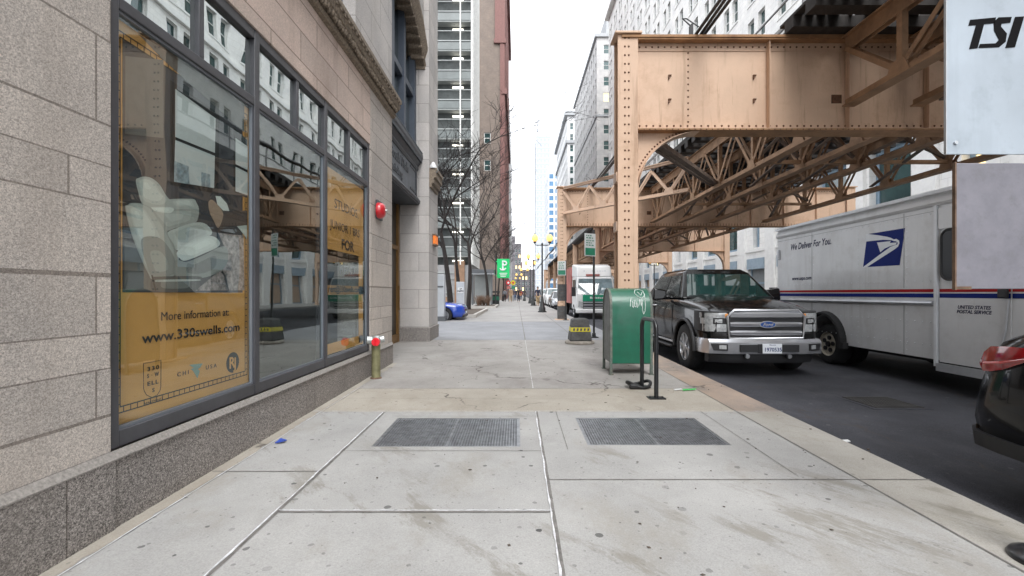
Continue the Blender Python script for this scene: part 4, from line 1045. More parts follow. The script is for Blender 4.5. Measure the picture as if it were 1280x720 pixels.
# ------------------------------------------------------------------ facades
def facade(root, P0, U, NN, W, zlo, zhi, ucuts, vcuts, wall, glass, frame, depth=.25, nparts=0, fr=.06, lit=None, litf=0.0, rail=True, wallname='wall', seed=1, score=None):
    P0 = Vector(P0); U = Vector(U); NN = Vector(NN); r = random.Random(seed)
    def P(u, z, d=0): q = P0 + U * u - NN * d; return (q.x, q.y, z)
    mb = MB(); zs = [zlo]
    for a, b in vcuts: zs += [a, b]
    zs.append(zhi)
    for i in range(len(zs) - 1):
        a, b = zs[i], zs[i + 1]
        if b - a < 1e-6: continue
        if i % 2 == 0: mb.poly([P(0, a), P(W, a), P(W, b), P(0, b)])
        else:
            us = [0]
            for c, d in ucuts: us += [c, d]
            us.append(W)
            for j in range(0, len(us) - 1, 2): mb.poly([P(us[j], a), P(us[j + 1], a), P(us[j + 1], b), P(us[j], b)])
            for c, d in ucuts:
                mb.poly([P(c, a), P(d, a), P(d, a, depth), P(c, a, depth)]); mb.poly([P(c, b), P(d, b), P(d, b, depth), P(c, b, depth)])
                mb.poly([P(c, a), P(c, b), P(c, b, depth), P(c, a, depth)]); mb.poly([P(d, a), P(d, b), P(d, b, depth), P(d, a, depth)])
    mb.build(wallname, wall, root, True, fix=False)
    wins = [(a, b, c, d) for a, b in vcuts for c, d in ucuts]
    if score: wins.sort(key=lambda w_: -score(*P((w_[2] + w_[3]) / 2, (w_[0] + w_[1]) / 2)))
    def pane(mb, fb, w_):
        a, b, c, d = w_
        mb.poly([P(c, a, depth - .02), P(d, a, depth - .02), P(d, b, depth - .02), P(c, b, depth - .02)])
        def fbx(c0, c1, a0, a1): fb.hexa([P(c0, a0, depth - .021), P(c1, a0, depth - .021), P(c1, a0, depth - .08), P(c0, a0, depth - .08)], [P(c0, a1, depth - .021), P(c1, a1, depth - .021), P(c1, a1, depth - .08), P(c0, a1, depth - .08)])
        fbx(c, c + fr, a, b); fbx(d - fr, d, a, b); fbx(c + fr, d - fr, a, a + fr); fbx(c + fr, d - fr, b - fr, b)
        if rail: fbx(c + fr, d - fr, (a + b) / 2 - fr / 2, (a + b) / 2 + fr / 2)
    for w_ in wins[:nparts]:
        p, f_ = MB(), MB(); pane(p, f_, w_)
        o = p.build('window', lit if lit and r.random() < litf else glass, root, True, fix=False); f_.build('frame', frame, o, True)
    rest = wins[nparts:]
    if rest:
        p, f_, q = MB(), MB(), MB()
        for w_ in rest: pane(q if lit and r.random() < litf else p, f_, w_)
        for mb_, m_ in ((p, glass), (q, lit)):
            if mb_.v: tag(mb_.build('window', m_, root, True, fix=False), kind='stuff')
        tag(f_.build('window_frame', frame, root, True), kind='stuff')
    return P
def shell(root, x0, x1, y0, y1, z1_, m, faces='NESWT', name='wall', z0=0):
    mb = MB()
    if 'S' in faces: mb.poly([(x0, y0, z0), (x1, y0, z0), (x1, y0, z1_), (x0, y0, z1_)])
    if 'N' in faces: mb.poly([(x0, y1, z0), (x1, y1, z0), (x1, y1, z1_), (x0, y1, z1_)])
    if 'W' in faces: mb.poly([(x0, y0, z0), (x0, y1, z0), (x0, y1, z1_), (x0, y0, z1_)])
    if 'E' in faces: mb.poly([(x1, y0, z0), (x1, y1, z0), (x1, y1, z1_), (x1, y0, z1_)])
    if 'T' in faces: mb.poly([(x0, y0, z1_), (x1, y0, z1_), (x1, y1, z1_), (x0, y1, z1_)])
    return mb.build(name, m, root, True, fix=False)
def sc_(x, y, z):
    if y < 3: return -1e6 + y
    u = U0 + F * x / y; v = V0 - F * (z - H) / y
    if 640 < u < 1190 and v > -5: return 1e4 / y + (200 if v < 60 else 0)
    return -abs(v) - 0.1 * y
def cut(n, off, *ws): 
    o = []
    for k in range(n):
        for a, b in ws: o.append((off * k + a, off * k + b))
    return o
HX = 19.0
HO = thing('white_office_building', 'huge white stone building behind the elevated railway', 'building', (HX, 36, 0))
NB = 27; BW = 4.3; HY0 = 21.1 - 10 * BW
facade(HO, (HX, HY0, 0), (0, 1, 0), (-1, 0, 0), NB * BW, 9.6, 59, cut(NB, BW, (.85, 1.85), (2.45, 3.45)), [(10.6 + 3.55 * k, 12.75 + 3.55 * k) for k in range(13)],
       'white_stone', 'office_glass', 'win_white', .28, 60, .07, score=sc_, seed=4)
low_u = cut(NB, BW, (.85, 3.45))
facade(HO, (HX, HY0, 0), (0, 1, 0), (-1, 0, 0), NB * BW, 4.55, 9.6, [c if i % 4 != 1 else (c[0] + .8, c[1] - .8) for i, c in enumerate(low_u)], [(4.95, 8.9)], 'white_stone', 'office_glass', 'blue_frame', .45, 20, .22, rail=False, score=sc_, lit='lit_glass', litf=.12)
facade(HO, (HX, HY0, 0), (0, 1, 0), (-1, 0, 0), NB * BW, 0, 4.55, low_u, [(.15, 4.1)], 'white_stone', 'garage_tan', 'blue_frame', .35, 20, .14, rail=True, score=sc_, lit='louvre_grey', litf=.4)
tm = MB(); tp = MB()
for k in range(NB):
    y = HY0 + k * BW
    MB().box(HX - .10, HX + .3, y + .87, y + 3.43, 3.25, 4.08).build('shop_panel', 'blue_panel', HO, True)      # blue panel over each shop opening
    tm.box(HX - .07, HX, y + .6, y + 3.7, 4.62, 4.78)
    tm.box(HX - .16, HX - .001, y - .62, y + .62, .0, 9.35)
    for z in [10.45 + 3.55 * q for q in range(13)]: tm.box(HX - .06, HX + .02, y + .78, y + 3.52, z, z + .13)
tm.box(HX - .45, HX - .001, HY0, HY0 + NB * BW, 9.4, 9.85); tm.box(HX - .9, HX - .001, HY0, HY0 + NB * BW, 57.6, 58.4); tm.box(HX - .25, HX - .001, HY0, HY0 + NB * BW, 20.2, 20.55)
tm.build('moulding', 'white_stone_trim', HO, True)
shell(HO, HX, HX + 30, HY0, HY0 + NB * BW, 59, 'white_stone', 'NST')

GB = thing('grey_office_tower', 'tall grey limestone office block beyond the white building, with small windows', 'building', (HX, 108, 0))
facade(GB, (HX, 108, 0), (0, 1, 0), (-1, 0, 0), 42, 0, 62, cut(14, 3.0, (.9, 2.1)), [(5 + 3.8 * k, 7.1 + 3.8 * k) for k in range(15)], 'grey_limestone', 'office_glass', 'win_white', .2, 40, .06, score=lambda x, y, z: 1 / y + z, seed=5)
facade(GB, (HX, 108, 0), (1, 0, 0), (0, -1, 0), 24, 0, 62, cut(8, 3.0, (.9, 2.1)) if False else [(3.0 * k + 1.6, 3.0 * k + 3.0) for k in range(7)], [(5 + 3.8 * k, 7.1 + 3.8 * k) for k in range(15)], 'grey_limestone', 'office_glass', 'win_white', .2, 40, .06, lit='lit_glass', litf=.3, score=lambda x, y, z: -x * 5 + z, seed=6)
shell(GB, HX, HX + 24, 108, 150, 62, 'grey_limestone', 'NET')
tb = MB(); tb.box(HX - .5, HX + 24, 107.5, 150, 62, 62.8); tb.box(HX - .2, HX + 24, 107.8, 150, 43.2, 43.7); tb.box(HX + 3, HX + 6, 112, 120, 62.8, 70); tb.build('cornice', 'cornice_grey', GB, True)
WB = thing('pale_office_block', 'pale stone office block with a heavy cornice, next beyond the grey tower', 'building', (HX, 166, 0))
facade(WB, (HX - .5, 166, 0), (0, 1, 0), (-1, 0, 0), 46, 0, 66, cut(11, 4.1, (.8, 2.0), (2.4, 3.6)), [(5 + 4 * k, 7.4 + 4 * k) for k in range(15)], 'pale_stone', 'office_glass', 'win_white', .2, 0, .06)
facade(WB, (HX - .5, 166, 0), (1, 0, 0), (0, -1, 0), 24, 0, 66, cut(5, 4.6, (.9, 2.1), (2.6, 3.8)), [(5 + 4 * k, 7.4 + 4 * k) for k in range(15)], 'pale_stone', 'office_glass', 'win_white', .2, 0, .06)
tb = MB(); tb.box(HX - 1.6, HX + 24, 165, 213, 66, 67.6); tb.box(HX - 1.1, HX + 24, 165.4, 212.5, 56, 57); tb.build('cornice', 'cornice_grey', WB, True); shell(WB, HX - .4, HX + 23, 166.2, 212, 66.1, 'pale_stone', 'NET')
LB = thing('blue_glass_tower', 'blue glass tower rising beyond the pale office block', 'building', (17.5, 250, 0))
facade(LB, (17.4, 250, 0), (0, 1, 0), (-1, 0, 0), 30, 0, 71, cut(10, 3, (.2, 2.8)), [(4 + 4 * k, 7 + 4 * k) for k in range(16)], 'pale_stone', 'blue_glass', 'win_white', .1, 0, .2, rail=False)
facade(LB, (17.4, 250, 0), (1, 0, 0), (0, -1, 0), 20, 0, 71, cut(6, 3.3, (.2, 3.0)), [(4 + 4 * k, 7 + 4 * k) for k in range(16)], 'pale_stone', 'blue_glass', 'win_white', .1, 0, .2, rail=False)
shell(LB, 17.5, 37, 250.1, 280, 71, 'pale_stone', 'NET')
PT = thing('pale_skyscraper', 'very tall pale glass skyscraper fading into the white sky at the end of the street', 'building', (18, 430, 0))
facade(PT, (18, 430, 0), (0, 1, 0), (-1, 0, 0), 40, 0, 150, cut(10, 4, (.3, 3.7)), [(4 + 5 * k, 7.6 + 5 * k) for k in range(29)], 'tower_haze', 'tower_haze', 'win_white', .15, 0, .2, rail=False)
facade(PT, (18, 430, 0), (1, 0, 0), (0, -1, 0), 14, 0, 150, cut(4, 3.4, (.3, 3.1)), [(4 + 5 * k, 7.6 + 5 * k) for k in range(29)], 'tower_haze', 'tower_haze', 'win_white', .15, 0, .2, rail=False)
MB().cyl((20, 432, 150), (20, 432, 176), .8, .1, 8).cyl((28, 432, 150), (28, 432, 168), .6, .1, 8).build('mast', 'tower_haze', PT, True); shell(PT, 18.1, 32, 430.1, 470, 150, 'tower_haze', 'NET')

# left side beyond the driveway
GA = thing('parking_garage', 'parking garage with white floor bands and lit decks beyond the driveway', 'building', (-4.5, 46, 0))
gx0, gx1, gy = -15.0, -4.5, 46.0
mb = MB(); mb.box(gx0, gx1 - .02, gy + .9, gy + 9, 4.2, 44); mb.build('deck_core', 'garage_dark', GA, True)
for k in range(13):
    z = 5.0 + 2.97 * k
    mb = MB(); mb.box(gx0, gx1, gy, gy + 9, z, z + .14); mb.box(gx0, gx1, gy - .12, gy + .02, z + .95, z + 1.05); mb.box(gx0, gx1, gy - .12, gy + .02, z + 1.95, z + 2.03); mb.build('floor_band', 'garage_slab', GA, True)
    mb = MB(); mb.box(gx0, gx1 - .05, gy - .05, gy - .03, z + .14, z + .95); mb.build('screen', 'garage_screen', GA, True)
    for xx in (-6.6, -9.6): MB().box(xx, xx + 1.1, gy + .75, gy + .85, z - .42, z - .30).build('strip_light', 'strip_light', GA, True)
mb = MB()
for x in (-14.9, -11.8, -8.75, -5.75, gx1 - .12): mb.box(x, x + .12, gy - .16, gy - .12, 4.2, 44)
for j in range(10): mb.box(gx1, gx1 + .06, gy + .9 * j, gy + .9 * j + .1, 4.2, 44)
mb.build('mullion', 'win_white', GA, True)
mb = MB(); mb.box(gx0, gx1 - .1, gy + .3, gy + 9, 0, 4.2); mb.build('ground_floor', 'grey_panel', GA, True)
mb = MB(); mb.box(-6.3, -5.3, gy + .1, gy + .9, 0, 4.6); mb.box(-10.5, -9.5, gy + .1, gy + .9, 0, 4.6); mb.box(gx0, -6.6, gy + .1, gy + .3, 0, .95); mb.build('pier', 'brown_brick', GA, True)
mb = MB(); 
for z in (1.30, 2.75, 3.35): mb.box(gx0, -6.35, gy + .2, gy + .29, z, z + .14)
mb.build('band', 'garage_slab', GA, True)
BB = thing('brick_building', 'tall tan brick building with red terracotta corner trim', 'building', (-2.3, 75, 0))
bx = -2.3
facade(BB, (-13, 75, 0), (1, 0, 0), (0, -1, 0), 10.7, 0, 62, [(7.6, 8.7)], [(21.5, 23.3), (26, 27.8)], 'tan_brick', 'office_glass', 'win_white', .2, 2, .1)
facade(BB, (bx, 75, 0), (0, 1, 0), (-1, 0, 0) if False else (1, 0, 0), 40, 5, 62, cut(9, 4.4, (1, 3.2)), [(6 + 4 * k, 8.6 + 4 * k) for k in range(13)], 'red_terracotta', 'office_glass', 'win_white', .25, 0, .1)
mb = MB(); mb.box(bx - 1.3, bx + .35, 74.7, 75.2, 43, 62); mb.box(bx - .45, bx + .3, 74.75, 75.1, 5, 43); mb.box(bx - 1.45, bx + .5, 74.6, 75.2, 42.4, 43.1); mb.box(bx - 1.5, bx + .9, 74.4, 115, 60, 62.4); mb.box(bx - .2, bx + .7, 74.6, 115, 34, 35)
mb.box(bx, bx + .3, 75.2, 115, 0, 5)
for k in range(9): mb.box(bx + .001, bx + .38, 75.3 + 4.4 * k, 76.2 + 4.4 * k, 5, 60)
mb.build('terracotta_trim', 'red_terracotta', BB, True); shell(BB, -13, bx - .3, 75.3, 115, 62, 'tan_brick', 'NWT')
PB = thing('pale_far_building', 'pale building peeping out beyond the brick building on the left', 'building', (-2.0, 135, 0))
facade(PB, (-2.0, 125, 0), (0, 1, 0), (1, 0, 0), 60, 0, 55, cut(15, 4, (1, 3)), [(5 + 3.8 * k, 7.4 + 3.8 * k) for k in range(13)], 'pale_stone', 'office_glass', 'win_white', .2, 0, .1)
shell(PB, -22, -2.05, 125, 185, 55, 'pale_stone', 'NSWT')
for i, (x0, x1, y, h, m_, lab) in enumerate(((-9, -1, 260, 34, 'far_dark', 'dark far building closing the left of the street'), (-2.5, 4, 330, 24, 'far_red', 'low reddish far building at the end of the street'), (3, 12, 300, 17, 'far_dark', 'low dark far building at the end of the street'), (-1.5, 3, 300, 34, 'far_dark', 'narrow dark tower at the end of the street'))):
    t = thing('far_building', lab, 'building', (x0, y, 0))
    facade(t, (x0, y, 0), (1, 0, 0), (0, -1, 0), x1 - x0, 0, h, cut(int((x1 - x0) / 2.2), 2.2, (.5, 1.7)), [(3 + 3.6 * k, 5.2 + 3.6 * k) for k in range(int((h - 4) / 3.6))], m_, 'office_glass', 'win_white', .2, 0, .08, lit='lit_glass', litf=.15)
    shell(t, x0, x1, y + .2, y + 25, h, m_, 'EWT')

# ------------------------------------------------------------------ bare trees
def tree(x, y, h, label, seed, lean=0.0, r0=.14, fork=.35):
    r = random.Random(seed); z0_ = gz(y) + .12
    t = thing('bare_tree', label, 'tree', (x, y, z0_), group='bare street trees beyond the driveway')
    trunk, cr, tw = MB(), MB(), MB()
    def grow(p, d, ln, rad, lvl, mb):
        pts = [p]; rs = [rad]; n = 6; q = p.copy(); dd = d.copy(); bend = Vector((r.uniform(-1, 1), r.uniform(-1, 1), r.uniform(-.1, .5))) * (.05 if lvl == 0 else .14)
        for i in range(n):
            dd = (dd + bend + Vector((r.uniform(-1, 1), r.uniform(-1, 1), r.uniform(-.7, .8))) * (.05 + .05 * lvl)).normalized()
            q = q + dd * ln / n; pts.append(q.copy()); rs.append(max(.004, rad * (1 - .5 * (i + 1) / n)))
        mb.tube(pts, rs, 9 if lvl < 1 else 6 if lvl < 3 else 3)
        if lvl >= 4: return
        k = {0: 3, 1: 5, 2: 6, 3: 5}[lvl]
        for i in range(k):
            f = 1.0 if i == k - 1 or lvl == 0 and i > 0 else r.uniform(.25, .95)
            if lvl == 0 and i == 0: f = .8
            idx = f * n; a = int(min(idx, n - 1)); c = pts[a].lerp(pts[a + 1], idx - a)
            az_ = r.uniform(0, 6.28) if lvl else 2.1 * i + r.uniform(-.5, .5) + seed; sp = r.uniform(.45, 1.1) if lvl else r.uniform(.35, .7)
            nd = (dd + Vector((math.cos(az_), math.sin(az_), r.uniform(-.25, .35))) * sp).normalized()
            grow(c, nd, ln * (r.uniform(.85, 1.15) if lvl == 0 else r.uniform(.45, .78)), max(.012, rs[a] * r.uniform(.5, .72)), lvl + 1, cr if lvl < 2 else tw)
    grow(Vector((x, y, z0_ - .1)), Vector((lean, 0, 1)).normalized(), h * fork, r0, 0, trunk)
    trunk.build('trunk', 'bark', t, True, smooth=60); cr.build('limb', 'bark', t, True, smooth=60, fix=False); tw.build('crown', 'twig', t, True, fix=False)
tree(-3.35, 23.0, 12.0, 'bare tree with a forked trunk beside the blue car', 3, .0, .17, .36)
tree(-3.05, 24.6, 9.6, 'slim bare tree right behind the ticket kiosk', 12, -.02, .13, .42)
tree(-3.15, 29.5, 12.5, 'bare tree leaning over the pavement in front of the glass shelter', 8, .05, .17, .36)
tree(-2.45, 38.5, 11.0, 'bare tree between the shelter and the green parking sign', 21, .02, .16, .34)
tree(-2.1, 50, 10, 'bare tree behind the green parking sign', 33, .03, .12, .34)
tree(-2.0, 64, 11, 'farthest bare tree, close to the brick building', 41, .03, .14, .32)
# ------------------------------------------------------------------ vehicles (local frame: x across, y = 0 at one end, z from the road)
def wheel(root, x, y, r, wd, side, rimmat='chrome_dull', spokes=6, hub=.62, tread=True):
    "side -1: outer face towards -x"
    o = side
    tyre = MB(); x0 = x - wd / 2; 
    prof = [(r * hub, 0), (r * .86, -.008), (r * .95, .012), (r, .045), (r, wd - .045), (r * .95, wd - .012), (r * .86, wd + .008), (r * hub, wd)]
    tyre.lathe((x0, y, r), prof, 32, 'x', cap=False)
    w_ = tyre.build('wheel', 'rubber', root, smooth=35)
    xf = x + o * (wd / 2 - .035)
    m = MB(); m.lathe((xf, y, r), [(r * hub * .98, -o * .0), (r * hub * 1.02, o * .028), (r * hub * .94, o * .024), (r * hub * .88, -o * .05), (.001, -o * .07)] if True else [], 32, 'x')
    for k in range(spokes):
        a = 2 * math.pi * k / spokes + .2
        c, s = math.cos(a), math.sin(a)
        m.beam((xf + o * .012, y + c * r * .08, r + s * r * .08), (xf + o * .016, y + c * r * hub * .95, r + s * r * hub * .95), .05 if spokes > 5 else .09, .03, up=(1, 0, 0)) if spokes else None
    m.lathe((xf, y, r), [(.001, o * .035), (r * .13, o * .035), (r * .15, o * .0), (.001, 0)], 14, 'x')
    m.build('rim', rimmat, w_, smooth=35)
    d = MB().lathe((xf - o * .045, y, r), [(r * hub * .86, 0), (.001, 0)], 24, 'x') if False else None
    return w_
def sec(y, hw, zb, zs, zt, lean=.985):
    h = [(0, zb), (hw * .88, zb), (hw * .975, zb + .07), (hw, zb + (zs - zb) * .45), (hw * lean, zs - .09), (hw * .945, zs - .015), (hw * .86, zs + (zt - zs) * .35), (hw * .5, zt - (zt - zs) * .08), (0, zt)]
    return [(x, y, z) for x, z in h] + [(-x, y, z) for x, z in h[-2:0:-1]]
def body(root, secs, arches, m, r_arch, wd=.34, hw=1.0, name='body', sub=0, smooth=38):
    mb = MB(); mb.loft([sec(*s_) for s_ in secs])
    cut = MB()
    for y, z in arches:
        for sg in (-1, 1):
            xa, xb = sorted((sg * (hw - wd), sg * (hw + .3)))
            cut.tube([(xa, y, z), (xb, y, z)], r_arch, 28)
    return mb.build(name, m, root, cut=cut if arches else None, smooth=smooth)
def quadp(q, s, t):
    a = Vector(q[0]).lerp(Vector(q[1]), s); b = Vector(q[3]).lerp(Vector(q[2]), s); return a.lerp(b, t)
def panel(q, s0, s1, t0, t1, off=.006, inset=0.0, th=.004, ctr=Vector((0, 2, .5)), tri=None):
    "a glass panel lying just proud of a quad face"
    pts = tri if tri else [(s0, t0), (s1, t0), (s1, t1), (s0, t1)]
    p = [quadp(q, s, t) for s, t in pts]
    n = (Vector(q[1]) - Vector(q[0])).cross(Vector(q[3]) - Vector(q[0])).normalized()
    mid = sum((Vector(v) for v in q), Vector()) / 4
    if n.dot(mid - ctr) < 0: n = -n
    return [v + n * off for v in p], n * th
def cabin(root, yb0, yb1, zb, hwb, yt0, yt1, zt, hwt, paint, glass, doors=(.5,), name='cabin', front=True, rear=True, bow=.05, sideglass=None, zb1=None, rm=.93):
    zb1 = zb if zb1 is None else zb1
    B4 = [(-hwb, yb0, zb), (hwb, yb0, zb), (hwb, yb1, zb1), (-hwb, yb1, zb1)]
    T4 = [(-hwt, yt0, zt), (hwt, yt0, zt), (hwt, yt1, zt), (-hwt, yt1, zt)]
    mb = MB(); k = .25
    R1 = [(x, y, z - .0) for x, y, z in T4]
    R2 = [(x * .82, y + (k * .35 if i < 2 else -k * .35), z + bow) for i, (x, y, z) in enumerate(T4)]
    mb.loft([B4, R1, R2]); c = mb.build(name, paint, root, bevel=.03, seg=3, smooth=50)
    ctr = Vector((0, (yb0 + yb1) / 2, zb))
    fq = [B4[0], B4[1], T4[1], T4[0]]; rq = [B4[3], B4[2], T4[2], T4[3]]
    if front:
        p, v = panel(fq, .055, .945, .03, rm, ctr=ctr); MB().prism(p, v).build('windscreen', glass, root)
    if rear:
        p, v = panel(rq, .10, .90, .08, .88, ctr=ctr); MB().prism(p, v).build('rear_window', sideglass or glass, root)
    ds = [0] + list(doors) + [1]
    for sgn in (-1, 1):
        i0, i1 = (0, 3) if sgn < 0 else (1, 2)
        sq = [B4[i0], B4[i1], T4[i1], T4[i0]]
        for a, b in zip(ds, ds[1:]):
            g0, g1 = a + .015, b - .015
            tr = None
            e0 = .05 if a == 0 else .012; e1 = .06 if b == 1 else .012
            tr = [(a + e0 + (.02 if a == 0 else 0), .08), (b - e1, .08), (b - e1 - (.0), .90), (a + e0 + .0, .90)]
            p, v = panel(sq, 0, 0, 0, 0, tri=tr, ctr=ctr); MB().prism(p, v).build('side_window', sideglass or glass, root)
    return c
def strip_poly(pts, vec): return MB().prism(pts, vec)

# ---- black pickup truck
PX, PY = 4.06, 7.36
TR = thing('pickup_truck', 'black pickup truck with a chrome grille parked at the kerb beside the mail truck', 'pickup truck', (PX, PY, gr(PY)))
S = [(.10, .80, .44, 1.00, 1.07), (.16, .88, .40, 1.05, 1.10), (.32, .955, .38, 1.09, 1.15), (.62, .99, .38, 1.15, 1.235), (1.15, 1.0, .40, 1.22, 1.32), (1.45, 1.0, .40, 1.245, 1.345), (1.75, 1.0, .40, 1.26, 1.30), (2.6, 1.0, .40, 1.265, 1.28), (3.80, 1.0, .42, 1.27, 1.28)]
body(TR, S, [(.97, .42)], 'truck_paint', .49, .36, 1.0)
bd = MB(); bd.loft([sec(y, .995, .46, 1.38, 1.385) for y in (3.85, 5.75)]); ct = MB()
for sg in (-1, 1): a, b = sorted((sg * .64, sg * 1.3)); ct.tube([(a, 4.72, .42), (b, 4.72, .42)], .49, 28)
bd.build('bed', 'truck_paint', TR, cut=ct, smooth=38)
cabin(TR, 1.36, 3.76, 1.285, .90, 1.92, 3.34, 1.80, .665, 'truck_paint', 'car_glass', (.42,), bow=.075, sideglass='car_glass_dark')
for sg in (-1, 1):    # raised hood ridges
    MB().loft([[(sg * (.70 - .0), y, z), (sg * .64, y, z + .022), (sg * .52, y, z + .02), (sg * .44, y, z - .005)] for y, z in ((.26, 1.105), (.62, 1.195), (1.15, 1.275), (1.40, 1.30))]).build('hood_ridge', 'truck_paint', TR, smooth=60)
for x, y, sg in ((-.86, .97, -1), (.86, .97, 1), (-.86, 4.72, -1), (.86, 4.72, 1)): wheel(TR, x, y, .415, .28, sg, 'chrome_dull', 6, .60)
fl = MB()
for sg in (-1, 1):
    for y in (.97, 4.72):
        ps = [(sg * 1.005, y + .49 * math.cos(a), .42 + .49 * math.sin(a)) for a in [math.pi * (-.02 + 1.04 * k / 20) for k in range(21)]]
        fl.tube(ps, .028, 6)
fl.build('arch_flare', 'black_plastic', TR, smooth=60)
ib = MB(); ib.box(-.62, .62, .6, 5.6, .3, .5); ib.box(-.8, .8, .6, 1.4, .5, .9); ib.build('chassis', 'black_plastic', TR)
fx = .075
gb = MB(); gb.loft([[(-.58, y, .66), (.58, y, .66), (.60, y, 1.0), (.50, y, 1.085), (-.50, y, 1.085), (-.60, y, 1.0)] for y in (.06, .2)]); gb.build('grille_mesh', 'black_plastic', TR)
gf = MB()
outer = [(-.60, .645), (-.63, 1.0), (-.52, 1.105), (.52, 1.105), (.63, 1.0), (.60, .645)]
gf.tube([(x, .055, z) for x, z in outer], .024, 8, closed=True)
gr_ = gf.build('grille', 'chrome', TR, smooth=50)
for z0_, z1_ in ((.975, 1.08), (.835, .915), (.695, .775)):
    b_ = MB(); b_.loft([[(x, .045 + .03 * abs(x / .6) ** 2, z0_), (x, .015 + .03 * abs(x / .6) ** 2, z0_ + .02), (x, .01 + .03 * abs(x / .6) ** 2, z1_ - .03), (x, .04 + .03 * abs(x / .6) ** 2, z1_)] for x in (-.585, -.4, -.2, 0, .2, .4, .585)]); b_.build('bar', 'chrome', gr_, smooth=50)
bg_ = MB(); bg_.prism([(.135 * math.cos(t), .012, .876 + .058 * math.sin(t)) for t in [2 * math.pi * k / 28 for k in range(28)]], (0, -.012, 0)); bo = bg_.build('badge', 'chrome', gr_)
MB().prism([(.122 * math.cos(t), -.0005, .876 + .048 * math.sin(t)) for t in [2 * math.pi * k / 28 for k in range(28)]], (0, -.003, 0)).build('badge_field', 'ford_blue', bo) if False else None
MB().prism([(.122 * math.cos(t), -.0005, .876 + .048 * math.sin(t)) for t in [2 * math.pi * k / 28 for k in range(28)]], (0, -.003, 0)).build('badge_field', 'ford_blue', gr_)
text('Ford', .075, 'chrome', (-.085, -.0045, .852), (1, 0, 0), (0, 0, 1), gr_, world=False, shear=.35, width=.17, bold=.001)
for sg in (-1, 1):
    hs_ = MB(); hs_.loft([[(sg * x, y, z0_), (sg * x, y, z1_), (sg * x, y + .14, z1_), (sg * x, y + .14, z0_)] for x, y, z0_, z1_ in ((.615, .082, .72, 1.075), (.75, .10, .72, 1.08), (.86, .145, .73, 1.08), (.94, .24, .745, 1.085), (.985, .40, .77, 1.09))]); ho = hs_.build('headlamp_housing', 'black_plastic', TR, smooth=50)
    def lamp_strip(x0_, x1_, z0_, z1_):
        P_ = [(.615, .082), (.75, .10), (.86, .145), (.94, .24), (.985, .40)]
        def yy(x):
            for (xa, ya), (xb, yb) in zip(P_, P_[1:]):
                if x <= xb: return ya + (yb - ya) * (x - xa) / (xb - xa)
            return P_[-1][1]
        n = 7; return [[(sg * x, yy(x) - .012, z0_), (sg * x, yy(x) - .016, (z0_ + z1_) / 2), (sg * x, yy(x) - .012, z1_), (sg * x, yy(x) + .03, z1_), (sg * x, yy(x) + .03, z0_)] for x in [x0_ + (x1_ - x0_) * k / n for k in range(n + 1)]]
    hl = MB(); hl.loft(lamp_strip(.635, .97, .975, 1.06)); hl.loft(lamp_strip(.635, .95, .755, .875)); hl.loft(lamp_strip(.835, .965, .876, .974))
    h_ = hl.build('headlight', 'lamp_clear', TR, smooth=40)
    mb_ = MB(); mb_.loft(lamp_strip(.70, .81, .895, .955)); mb_.build('lamp_lens', 'lamp_clear', h_, smooth=40)
    mb_ = MB(); mb_.loft([[(x, y - .004, z) for x, y, z in ring_] for ring_ in lamp_strip(.617, .66, .99, 1.05)]); mb_.build('turn_signal', 'lamp_amber', h_, smooth=40)
def bump(z0_, z1_, y0, hwx, dep=.12):
    xs = [-hwx, -hwx * .985, -hwx * .93, -.6, 0, .6, hwx * .93, hwx * .985, hwx]
    ys = [.5, .26, .10, .01, -.02, .01, .10, .26, .5]
    h = z1_ - z0_
    return MB().loft([[(x, y + y0 + .012, z0_), (x, y + y0, z0_ + h * .12), (x, y + y0, z1_ - h * .2), (x, y + y0 + .05, z1_), (x * .97, y + y0 + dep, z1_), (x * .97, y + y0 + dep, z0_)] for x, y in zip(xs, ys)])
bo = bump(.40, .635, -.03, .985).build('bumper', 'chrome', TR, smooth=40)
q = MB(); q.box(-.47, -.19, -.062, .02, .44, .555); q.box(.19, .47, -.062, .02, .44, .555); q.box(-.185, .185, -.064, .02, .42, .565); q.build('intake', 'black_plastic', bo)
for sg in (-1, 1):
    a, b = sorted((sg * .66, sg * .86)); q = MB(); q.prism([(sg * .66, -.035, .455), (sg * .66, -.035, .565), (sg * .90, .065, .565), (sg * .86, .04, .455)], (0, .05, 0)); fo = q.build('fog_recess', 'black_plastic', bo)
    MB().prism([(sg * .685, -.036, .48), (sg * .685, -.036, .545), (sg * .78, .006, .545), (sg * .78, .006, .48)], (0, .03, 0)).build('fog_lamp', 'lamp_clear', bo)
    MB().cyl((sg * .34, -.03, .365), (sg * .34, .01, .365), .035, n=10).build('tow_hook', 'chrome_dull', bo)
q = MB(); q.loft([[(x, y + .06, .24), (x, y + .03, .30), (x, y + .05, .40), (x, y + .2, .40), (x, y + .2, .24)] for x, y in ((-.86, .2), (-.6, .05), (0, .02), (.6, .05), (.86, .2))]); q.build('air_dam', 'black_plastic', TR, smooth=50)
pl = MB(); pl.box(-.155 + .03, .155 + .03, -.078, -.066, .418, .572); po = pl.build('number_plate', 'plate_white', bo, bevel=.004)
text('1970535', .085, 'plate_text', (-.105, -.0795, .452), (1, 0, 0), (0, 0, 1), po, world=False, width=.27, bold=.0018)
text('Illinois', .028, 'plate_text', (-.02, -.0795, .547), (1, 0, 0), (0, 0, 1), po, world=False, width=.1)
